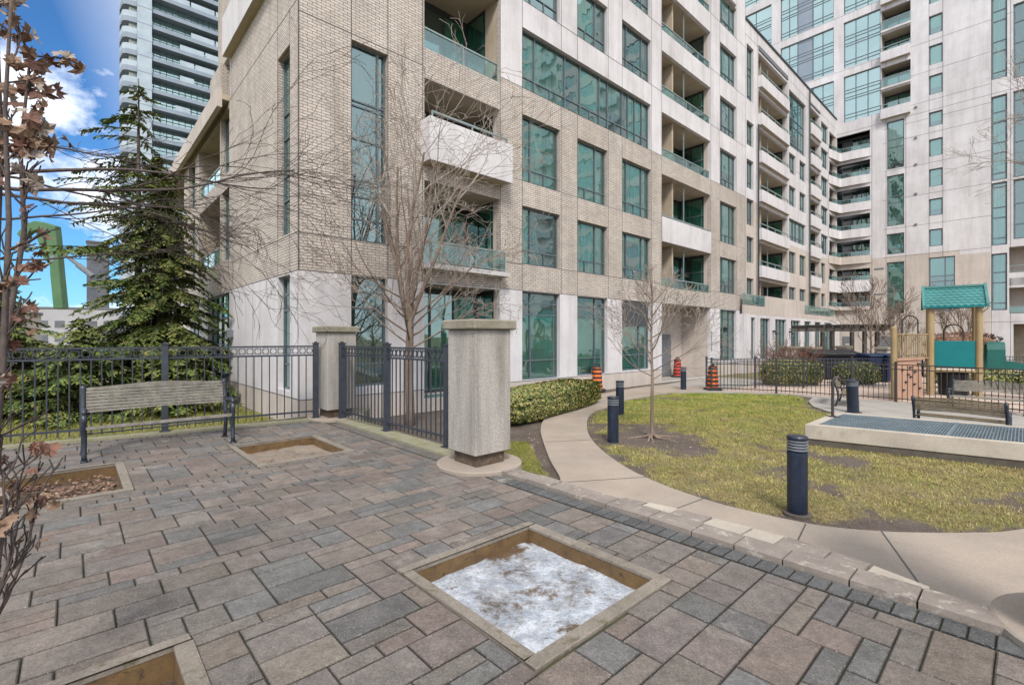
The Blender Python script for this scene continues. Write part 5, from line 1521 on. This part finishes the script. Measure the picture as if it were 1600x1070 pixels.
def conifer(name, label, loc, h, rad_, dens, dark, mat='needles', z0=.4, droop=.25, step=.16, nb=7, lean=(0,0), spr=1.0):
    o = thing(name, label, 'conifer', loc, 0, 'evergreen conifers behind the fence')
    m = MB(); m.tube([(0,0,-.3),(lean[0]*.3,lean[1]*.3,h*.4),(lean[0],lean[1],h)], [.03*h**.6+.03, .02*h**.6+.02, .012], 8, 'bark_dark'); m.build('trunk', o, smooth=True)
    br = MB(); fo = MB(); k1 = fo.mi(mat); k2 = fo.mi(dark)
    z = z0
    while z < h-.1:
        f = (z-z0)/(h-z0); rr = rad_*(1-f)**.8*(.75+.5*R.random())+.12
        for i in range(nb):
            if R.random() > dens: continue
            a = R.uniform(0, 6.28); l = rr*R.uniform(.35,1.15); c, s_ = math.cos(a), math.sin(a)
            lx, ly = lean[0]*z/h, lean[1]*z/h
            zj = R.uniform(-.08,.08)
            up0 = .25-.25*f; pts = []
            ns = 6
            for j in range(ns+1):
                t = j/ns; pts.append(Vector((lx+c*l*t, ly+s_*l*t, z+zj+l*(up0*t-droop*t*t)+R.uniform(-.025,.025))))
            br.tube(pts, [max(.004,.02*(1-j/ns)*l/rad_+.004) for j in range(ns+1)], 3, 'bark_dark', cap=False)
            # sprays: flat side shoots carrying needles
            m_ = max(4, int(l/.055*spr))
            for q in range(m_):
                t = .12+.88*q/m_; x = t*ns; ii = min(int(x), ns-1); p = pts[ii].lerp(pts[ii+1], x-ii)
                sl = (.10+.30*(1-t)**.7*l*.55)*R.uniform(.6,1.15)
                for sg in (-1, 1):
                    if R.random() < .12: continue
                    da = a+sg*R.uniform(.7,1.15); dx, dy = math.cos(da), math.sin(da); dz = R.uniform(-.75,-.05)
                    nn = max(2, int(sl/.036)); kk = k2 if (R.random() < .38) else k1
                    for w in range(nn):
                        u = (w+.5)/nn*sl; px, py, pz = p.x+dx*u, p.y+dy*u, p.z+dz*u-.25*u*u
                        s2 = R.uniform(.026,.052)*(1.15-w/nn*.5); th = R.uniform(0,6.28)
                        e1 = (dx*s2*1.3, dy*s2*1.3, dz*s2+R.uniform(-.012,.012)); e2 = (-dy*s2*.75, dx*s2*.75, R.uniform(-.02,.02))
                        b = len(fo.v)
                        fo.v += [(px-e1[0], py-e1[1], pz-e1[2]), (px+e2[0], py+e2[1], pz+e2[2]), (px+e1[0], py+e1[1], pz+e1[2]), (px-e2[0], py-e2[1], pz-e2[2])]
                        fo.f.append((b,b+1,b+2,b+3)); fo.m.append(kk)
        z += step
    br.build('branches', o); fo.build('foliage', o)
    return o
conifer('conifer', 'dense drooping hemlock with a visible trunk behind the right half of the bench', (-10.6,14.4,-.1), 7.6, 2.6, .8, 'needles_dark', step=.10, nb=8, spr=1.15, droop=.5)
conifer('conifer', 'tall thin airy conifer reaching up against the blue sky', (-11.7,15.0,-.1), 10.2, 3.4, .26, 'needles_dark', z0=3.6, step=.14, nb=6, droop=.3, spr=.9)
conifer('conifer', 'low wide spruce at the far left behind the iron fence', (-12.6,11.8,-.1), 3.5, 2.2, 1.0, 'needles_dark', step=.12, nb=8, spr=.9)
conifer('conifer', 'low bushy spruce between the far left spruce and the hemlock', (-10.5,11.6,-.1), 2.6, 1.7, .95, 'needles_dark', step=.12, nb=8, z0=.2, spr=.9)
conifer('conifer', 'small yellowish spruce close to the building wall behind the bench', (-8.6,12.4,-.1), 2.4, 1.15, .9, 'needles', step=.13, nb=7, z0=.2, spr=.9)

# =================================================================== HEDGES
def hedge(name, label, size, loc, rz, n, leafs=('hedge_leaf','hedge_leaf','hedge_leaf_dark','needles_dark','blade_straw'), ls=.028, rnd=.35, core='hedge_leaf_dark', cat='hedge'):
    o = thing(name, label, cat, loc, rz)
    w, d, h = size
    def surf(u, v, w_):
        # superellipsoid-ish
        p = Vector((u, v, w_)); e = 4.0
        k = (abs(p.x)**e+abs(p.y)**e+abs(p.z)**e)**(1/e); p = p/k
        return p
    m = MB(); 
    bm = bmesh.new(); bmesh.ops.create_icosphere(bm, subdivisions=4, radius=1)
    for v in bm.verts:
        p = surf(*v.co); nn = 1+.10*noise.noise(p*3+Vector(loc))+.06*noise.noise(p*8)
        v.co = Vector((p.x*w/2*.90*nn, p.y*d/2*.88*nn, (p.z*.5+.5)*h*.93*(1+.04*noise.noise(p*4))))
    me = bpy.data.meshes.new('core'); bm.to_mesh(me); bm.free(); me.materials.append(MATS[core])
    place(me, 'twigs', o)
    for i in range(n):
        u = Vector((R.gauss(0,1), R.gauss(0,1), R.gauss(0,1))).normalized()
        p = surf(*u)
        nn = (1+.10*noise.noise(p*3+Vector(loc))+.06*noise.noise(p*8))*R.uniform(.93,1.05)
        q = Vector((p.x*w/2*nn, p.y*d/2*nn, (p.z*.5+.5)*h*(1+.05*noise.noise(p*4))*R.uniform(.97,1.03)))
        if q.z < .02: continue
        s_ = ls*R.uniform(.7,1.4); nr = (u+Vector((R.uniform(-.8,.8),R.uniform(-.8,.8),R.uniform(-.5,.9)))).normalized()
        a = nr.orthogonal().normalized()*s_; b_ = nr.cross(a.normalized())*s_*.6
        th = R.uniform(0,6.28); a2 = a*math.cos(th)+nr.cross(a)*math.sin(th); b2_ = nr.cross(a2)*.55
        t = R.choice(leafs); b = len(m.v); m.v += [tuple(q-a2), tuple(q+b2_), tuple(q+a2), tuple(q-b2_)]
        m.f.append((b,b+1,b+2,b+3)); m.m.append(m.mi(t))
    m.build('leaves', o)
    return o
hc = Vector((1.02,12.72,0)); 
hedge('hedge', 'long clipped yellow green hedge between the pillar and the orange barrel', (4.9,1.1,.78), tuple(hc), math.atan2(1.2,4.75)+ANG, 30000, ls=.03)
hedge('shrub', 'round clipped shrub behind the first playground fence', (2.3,1.2,1.05), (11.6,19.9,0), .1, 7000, ls=.04, cat='shrub')
hedge('shrub', 'dark green shrub behind the fence near the blue bins', (1.6,1.0,.95), (14.6,20.3,0), .1, 4500, ('hedge_leaf_dark','hedge_leaf'), ls=.04, cat='shrub')
hedge('shrub', 'green ground shrub seen under the slide', (3.2,1.2,.7), (18.3,18.6,0), .1, 5000, ls=.05, cat='shrub')
hedge('shrub', 'russet dry hedge seen behind the play panel', (3.6,1.2,2.2), (22.6,24.0,0), .1, 5000, ('brown_hedge','dead_leaf_red'), ls=.05, core='brown_hedge', cat='shrub')
P7 = dict(maxd=2, wob=.12, up=[.05,.03], kids=[4,3], rmin=.006, seg=4, taper=.5, twig='dead_leaf_red', thr=1, spread=.8)
o = thing('shrub', 'leafless reddish shrub in front of the ground floor windows', 'shrub', (12.4,21.6,0), 0); m = MB()
for i in range(60): branch(m, (R.uniform(-1.1,1.1),R.uniform(-.4,.4),0), (R.uniform(-.4,.4),R.uniform(-.4,.4),1), R.uniform(.8,1.4), .012, 0, P7, 'dead_leaf_red')
m.build('branches', o)

# =================================================================== PLAYGROUND
pg = thing('climbing_frame', 'playground climbing frame with teal roof, tan posts, teal panel and pink climbing wall', 'playground', (0,0,0), 0)
A = Vector((14.37,16.44,0)); B = Vector((15.31,15.69,0)); dx = (B-A).normalized(); dy = Vector((-dx.y, dx.x, 0))
C_ = Vector((12.0,15.05,0))
def tpost(p, h, r=.085):
    m = MB(); m.lathe([(r,0),(r,h),(r*.7,h+.04),(0,h+.05)], 16, 'tan_post', cap=False); m.build('post', pg, tuple(p), smooth=False)
tpost(A, 3.08, .105); tpost(B, 3.08, .09); tpost(A+dy*.95, 3.05); tpost(B+dy*.95, 3.05); tpost(C_, 2.3, .08); tpost(C_+dy*1.3, 2.2, .07)
m = MB()   # roof with scalloped tiles and raised end ribs
w = 1.50; M0 = Matrix.Translation(A+dx*.605-dy*.12) @ Matrix.Rotation(math.atan2(dx.y,dx.x), 4, 'Z')
for sgn in (0, 1):
    rows = 7
    for i in range(rows):
        t0 = i/rows; t1 = (i+1)/rows
        y0 = -.05+t0*.6; y1 = -.05+t1*.6; z0 = 3.06+t0*.66; z1 = 3.06+t1*.66
        if sgn: y0, y1 = 1.1-y0, 1.1-y1
        ncol = 9; off = (i % 2)*.5
        for j in range(ncol+1):
            xa = -w/2+(j-off)*w/ncol; xb = xa+w/ncol; xa = max(xa,-w/2); xb = min(xb,w/2)
            if xb-xa < .02: continue
            xm = (xa+xb)/2; dzb = -.035; sag = -.0
            P = [M0 @ Vector(q) for q in ((xa,y0,z0+.028),(xm,y0-(.03 if not sgn else -.03),z0-.012),(xb,y0,z0+.028),(xb,y1,z1),(xa,y1,z1))]
            m.face([tuple(q) for q in P], 'teal_light' if (i+j) % 1 == 0 else 'teal_plastic')
            P = [M0 @ Vector(q) for q in ((xa,y0,z0+.028),(xm,y0-(.03 if not sgn else -.03),z0-.012),(xb,y0,z0+.028),(xb,y0+(.01 if not sgn else -.01),z0-.045),(xa,y0+(.01 if not sgn else -.01),z0-.045))]
            m.face([tuple(q) for q in P], 'teal_plastic')
m.build('roof', pg)
m = MB()
for x in (-w/2-.07, w/2): m.prism([(-.10,2.98),(-.10,3.10),(.55,3.82),(1.20,3.10),(1.20,2.98),(.55,3.64)], x, x+.07, 'teal_light', 'x', M0)
m.box(-w/2,w/2,-.09,-.05,2.99,3.05,'teal_plastic',M0); m.box(-w/2,w/2,.49,.61,3.70,3.77,'teal_light',M0)
m.build('roof_rib', pg)
M1 = Matrix.Translation(A) @ Matrix.Rotation(math.atan2(dx.y,dx.x), 4, 'Z')
Lp = (B-A).length
m = MB(); m.box(.1, Lp-.08, -.03, .03, .98, 1.88, 'teal_plastic', M1); m.build('panel', pg, bevel=.015)
m = MB(); m.box(0, Lp, -.05, .95, .82, .92, 'tan_post', M1); m.build('deck', pg)
m = MB(); m.lathe([(.36,.02),(.40,.1),(.40,.75),(.36,.8)], 20, 'black_cover', .62, .5)
for i, v in enumerate(m.v): m.v[i] = tuple(M1 @ Vector(v))
m.build('drum', pg)
m = MB(); m.box(.15,Lp-.1,-.02,.02,.84,.95,'white_paint',M1); m.build('deck_edge', pg)
d2 = (A-C_); L2 = d2.length; M2 = Matrix.Translation(C_) @ Matrix.Rotation(math.atan2(d2.y,d2.x), 4, 'Z')
m = MB()
for z in (1.30, 2.10): m.tube([tuple(M2 @ Vector((0,0,z))), tuple(M2 @ Vector((L2*.92,0,z)))], .025, 6, 'tan_post')
for i in range(15): x = .1+i*(L2*.9)/15; m.tube([tuple(M2 @ Vector((x,0,1.3))), tuple(M2 @ Vector((x,0,2.1)))], .018, 5, 'tan_post')
m.build('railing', pg)
m = MB(); m.prism([(.12,0),(1.98,0),(2.0,.3),(1.75,1.25),(.15,1.25)], -.06, .0, 'pink_panel', 'y', M2); m.build('climbing_wall', pg, bevel=.02)
for (x, z) in ((.35,.95),(.6,.55),(.9,1.0),(.95,.7),(1.25,.85),(1.5,1.1),(.4,.3),(1.2,.45),(1.6,.3),(.75,.78)):
    m = MB(); m.box(x, x+.12, -.11, -.061, z, z+.05, 'black_rubber', M2); m.build('hand_hold', pg)
m = MB(); m.box(.0,2.0,-.1,.03,1.26,1.34,'pink_panel',M2); m.build('lintel', pg)
m = MB()   # arches
def arch(p, d, w_, z0, z1, r=.025):
    m.tube([tuple(p+d*(-w_/2)+Vector((0,0,z0))), tuple(p+d*(-w_/2)+Vector((0,0,z1-w_/2)))] + [tuple(p+d*(-w_/2*math.cos(t*math.pi/8))+Vector((0,0,z1-w_/2+w_/2*math.sin(t*math.pi/8)))) for t in range(1,8)] + [tuple(p+d*(w_/2)+Vector((0,0,z1-w_/2))), tuple(p+d*(w_/2)+Vector((0,0,z0)))], r, 6, 'fence_brown')
arch(C_+dy*1.3+(A-C_)*.45, dx, .42, 1.1, 2.75); arch(A+dx*.65+dy*.95, dx, .5, .9, 2.45)
m.build('arch', pg)
m = MB()   # steps ladder by post A
for i in range(5): m.tube([tuple(A-dx*.32+Vector((0,0,.2+i*.22))), tuple(A-dx*.10+Vector((0,0,.2+i*.22)))], .02, 6, 'fence_brown')
m.build('ladder', pg)
m = MB()  # slide: hood and chute
hp = B+dx*.30+dy*.5
Mh = Matrix.Translation(hp) @ Matrix.Rotation(math.atan2(dx.y,dx.x), 4, 'Z')
prof = [(-.42,.95),(-.42,1.6),(-.35,1.78),(-.2,1.85),(.2,1.85),(.35,1.78),(.42,1.6),(.42,.95),(.34,.95),(.34,1.55),(.28,1.7),(.15,1.77),(-.15,1.77),(-.28,1.7),(-.34,1.55),(-.34,.95)]
n = len(prof); k = m.mi('dark_green'); b = len(m.v)
for x in (-.1, .32):
    for y, z in prof: m.v.append(tuple(Mh @ Vector((x, y, z))))
for i in range(n):
    j = (i+1) % n; m.f.append((b+i, b+j, b+n+j, b+n+i)); m.m.append(k)
for i in range(7):
    for q in (0, n): m.f.append((b+q+i, b+q+i+1, b+q+n-2-i, b+q+n-1-i)); m.m.append(m.mi('teal_light') if q == 0 else k)
m.build('slide_hood', pg)
m = MB()
pts = [(.3,1.0),(.6,.97),(1.3,.72),(2.2,.42),(2.9,.25),(3.4,.2)]
for (x0,z0),(x1,z1) in zip(pts, pts[1:]):
    for y0,y1,h0 in ((-.3,.3,0),(-.34,-.28,.2),(.28,.34,.2)):
        P = [(x0,y0,z0),(x1,y0,z1),(x1,y1,z1),(x0,y1,z0)]; Q = [(x,y,z+.04+h0) for x,y,z in P]
        P = [tuple(Mh @ Vector(p)) for p in P]; Q = [tuple(Mh @ Vector(p)) for p in Q]
        b = len(m.v); m.v += P+Q; k = m.mi('dark_green')
        for q in ((0,3,2,1),(4,5,6,7),(0,1,5,4),(2,3,7,6),(1,2,6,5),(3,0,4,7)): m.f.append(tuple(b+t for t in q)); m.m.append(k)
m.build('slide', pg)

# pergola
pr = thing('pergola', 'grey timber pergola with cross slats in front of the tower', 'pergola', (0,0,0), 0)
pa = Vector((16.6,26.0,0)); 
for x, y in ((17.4,26),(19.15,26),(19.75,25.9),(17.9,27.6),(19.6,27.6)):
    m = MB(); m.box(x-.08,x+.08,y-.08,y+.08,0,2.33,'pergola_wood'); m.build('post', pr)
m = MB()
for y in (25.9, 27.6): m.prism([(16.0,2.46),(16.4,2.34),(20.1,2.34),(20.6,2.46),(20.6,2.5),(16.0,2.5)], y-.04, y+.04, 'pergola_wood', 'y')
m.build('beam', pr)
m = MB()
for i in range(9): x = 16.5+i*.46; m.box(x-.03,x+.03,25.3,28.2,2.502,2.68,'pergola_wood')
m.build('slats', pr)
# covered bin, blue bins
o = thing('covered_bin', 'long black covered container with a sloped lid behind the far fence', 'container', (15.2,22.9,0), .03)
m = MB(); m.box(-1.15,1.15,-.5,.5,.08,1.08,'black_cover'); m.build('body', o, bevel=.04)
m = MB(); m.prism([(-.55,1.081),(-.57,1.25),(.3,1.42),(.57,1.38),(.55,1.081)], -1.2, 1.2, 'black_cover', 'x'); m.build('lid', o, bevel=.03)
m = MB(); 
for i in range(12): m.box(-1.05+i*.18,-.98+i*.18,-.53,-.501,.15,1.0,'fence_paint')
m.build('ribs', o)
m = MB()
for x in (-.9,.9):
    for y in (-.35,.35): m.lathe([(.05,0),(.05,.078)], 8, 'black_rubber', x, y)
m.build('feet', o)
def bin_(label, x, y):
    o = thing('recycling_bin', label, 'bin', (x, y, .0), .1, 'blue wheeled bins')
    m = MB(); 
    P0 = [(-.24,-.28,.08),(.24,-.28,.08),(.24,.28,.08),(-.24,.28,.08)]; P1 = [(-.3,-.36,1.15),(.3,-.36,1.15),(.3,.36,1.15),(-.3,.36,1.15)]
    b = len(m.v); m.v += P0+P1; k = m.mi('blue_plastic')
    for q in ((0,3,2,1),(4,5,6,7),(0,1,5,4),(1,2,6,5),(2,3,7,6),(3,0,4,7)): m.f.append(q); m.m.append(k)
    m.build('body', o, bevel=.03)
    m = MB(); m.prism([(-.42,1.155),(-.4,1.22),(.2,1.30),(.4,1.26),(.4,1.155)], -.33, .33, 'blue_plastic', 'x'); m.build('lid', o, bevel=.02)
    m = MB(); m.tube([(-.3,.34,.1),(.3,.34,.1)], .1, 12, 'black_rubber'); m.build('wheel', o)
bin_('left one of the two blue wheeled bins beside the pergola post', 15.9, 21.3)
bin_('right one of the two blue wheeled bins beside the pergola post', 16.6, 21.2)
for i, (x, y, w, lb) in enumerate(((13.9,24.0,.55,'low capped pillar left of the black covered container'),(15.9,25.6,.75,'low capped wall end directly behind the black covered container'),(17.6,25.4,.5,'low capped pillar under the left pergola post'),(17.25,22.2,.45,'low capped pillar right of the blue bins'))):
    pillar(0, 0, lb, rz=.5, loc=(x, y, 0), base=False, w=w, h=1.55 if i != 1 else 1.5, group='low capped pillars in the far yard')

# =================================================================== EXCAVATOR
ex_ = thing('excavator', 'green excavator with raised bent boom behind the conifers', 'excavator', (-27.5,30,0), 0)
def poly_y(m, P, y0, y1, mat): m.prism(P, y0, y1, mat, 'y')
# px -> x offset at 30 m: (px-800)/748*30
def ePt(px, py): return ((px-800)/748*30+27.5, 2-(py-527)/748*30)
m = MB()
outer = [ePt(*p) for p in ((88,482),(83,430),(82,410),(76,372),(80,352),(91,355),(93,372),(97,420),(103,482))]
poly_y(m, outer, -.22, .22, 'excavator_green'); m.build('boom', ex_, bevel=.03)
m = MB(); poly_y(m, [ePt(*p) for p in ((30,366),(42,352),(58,346),(72,348),(92,354),(90,372),(76,366),(62,360),(50,364),(38,376))], -.18, .18, 'excavator_green'); m.build('stick', ex_, bevel=.03)
m = MB(); poly_y(m, [ePt(*p) for p in ((62,366),(72,368),(80,398),(80,412),(72,402),(68,388))], -.26, .26, 'excavator_green'); m.build('link', ex_, bevel=.02)
m = MB(); a_ = ePt(97,394); b_ = ePt(145,432); m.tube([(a_[0],0,a_[1]),(b_[0],0,b_[1])], .11, 8, 'louvre_grey'); c_ = ePt(122,414); m.tube([(c_[0],0,c_[1]),(b_[0],0,b_[1])], .16, 8, 'louvre_grey'); m.build('hydraulic_ram', ex_)
m = MB(); x_, z_ = ePt(81,412); m.box(x_+.1, x_+.34, -.23, -.221, z_+.1, z_+.5, 'bollard_ring'); m.build('decal', ex_)
m = MB(); m.box(-.6,3.4,-1.3,1.3,.7,1.35,'excavator_green'); m.build('body', ex_, bevel=.1)
m = MB(); m.box(2.0,3.3,-1.3,-.2,1.351,2.5,'far_dark'); m.build('cab', ex_, bevel=.08)
for y in (-1.5, 1.0):
    m = MB(); m.prism([(-1.2,.4),(-.9,.0),(3.6,.0),(3.9,.4),(3.6,.95),(-.9,.95)], y, y+.5, 'black_rubber', 'y'); m.build('track', ex_, bevel=.04)

# =================================================================== CAMERA, SUN, SKY
cam = bpy.data.cameras.new('camera'); co = bpy.data.objects.new('camera', cam); COL.objects.link(co)
co.location = (0, 0, 2.0); co.rotation_euler = (math.pi/2, 0, 0)
cam.sensor_width = 36; cam.lens = 748/1600*36; cam.shift_y = -8/1600; cam.clip_end = 3000; cam.clip_start = .05
scene.camera = co
SUN_EL, SUN_AZ = rad(46), rad(176)    # azimuth clockwise from +Y (north)
sd = bpy.data.lights.new('sun', 'SUN'); so = bpy.data.objects.new('sun', sd); COL.objects.link(so)
sd.energy = 2.3; sd.angle = rad(15); sd.color = (1, .94, .86)
dirv = Vector((math.sin(SUN_AZ)*math.cos(SUN_EL), math.cos(SUN_AZ)*math.cos(SUN_EL), math.sin(SUN_EL)))
so.rotation_euler = dirv.to_track_quat('Z', 'Y').to_euler(); so.location = dirv*50
w = bpy.data.worlds.new('World'); scene.world = w; w.use_nodes = True; t = w.node_tree; t.nodes.clear()
out = t.nodes.new('ShaderNodeOutputWorld'); bg = t.nodes.new('ShaderNodeBackground')
sky = t.nodes.new('ShaderNodeTexSky'); sky.sky_type = 'NISHITA'; sky.sun_disc = False; sky.sun_elevation = SUN_EL; sky.sun_rotation = SUN_AZ
sky.air_density = 1.0; sky.dust_density = .4; sky.ozone_density = 3.0
tc = t.nodes.new('ShaderNodeTexCoord')
nv = mapping(t, tc.outputs['Generated'], (1, 1, 1.6), (.9, .6, .3))
cl = noisen(t, nv, 4.2, 10, .6)
cf = ramp(t, cl, .455, .565)
# the sky is mostly overcast away from the blue gap in the west
sx = N(t, 'ShaderNodeSeparateXYZ'); L(t, tc.outputs['Generated'], sx.inputs[0])
gap = N(t, 'ShaderNodeMapRange'); gap.inputs['From Min'].default_value = -.62; gap.inputs['From Max'].default_value = -.40; gap.inputs['To Min'].default_value = 0; gap.inputs['To Max'].default_value = .92
L(t, sx.outputs['X'], gap.inputs['Value'])
gp2 = N(t, 'ShaderNodeMapRange'); gp2.inputs['From Min'].default_value = .15; gp2.inputs['From Max'].default_value = -.05; gp2.inputs['To Min'].default_value = 0; gp2.inputs['To Max'].default_value = .92
L(t, sx.outputs['Y'], gp2.inputs['Value'])
mx0 = N(t, 'ShaderNodeMath', operation='MAXIMUM'); L(t, gap.outputs[0], mx0.inputs[0]); L(t, gp2.outputs[0], mx0.inputs[1])
mxm = N(t, 'ShaderNodeMath', operation='MAXIMUM'); L(t, cf, mxm.inputs[0]); L(t, mx0.outputs[0], mxm.inputs[1])
blue = mixc(t, 1.0, sky.outputs[0], (.40, .74, 1.02), 'MULTIPLY')
shade = mixc(t, ramp(t, noisen(t, nv, 5, 6, .6), .35, .7), (9.6,9.9,10.5), (7.2,7.6,8.4))
fin = mixc(t, mxm.outputs[0], blue, shade)
L(t, fin, bg.inputs[0]); bg.inputs[1].default_value = .10; L(t, bg.outputs[0], out.inputs[0])
scene.view_settings.view_transform = 'Standard'; scene.view_settings.look = 'None'; scene.view_settings.gamma = 1; scene.view_settings.exposure = 0.72
cy = scene.cycles; cy.max_bounces = 8; cy.diffuse_bounces = 3; cy.glossy_bounces = 3; cy.transmission_bounces = 2; cy.transparent_max_bounces = 10; cy.caustics_reflective = False; cy.caustics_refractive = False
cy.use_denoising = True
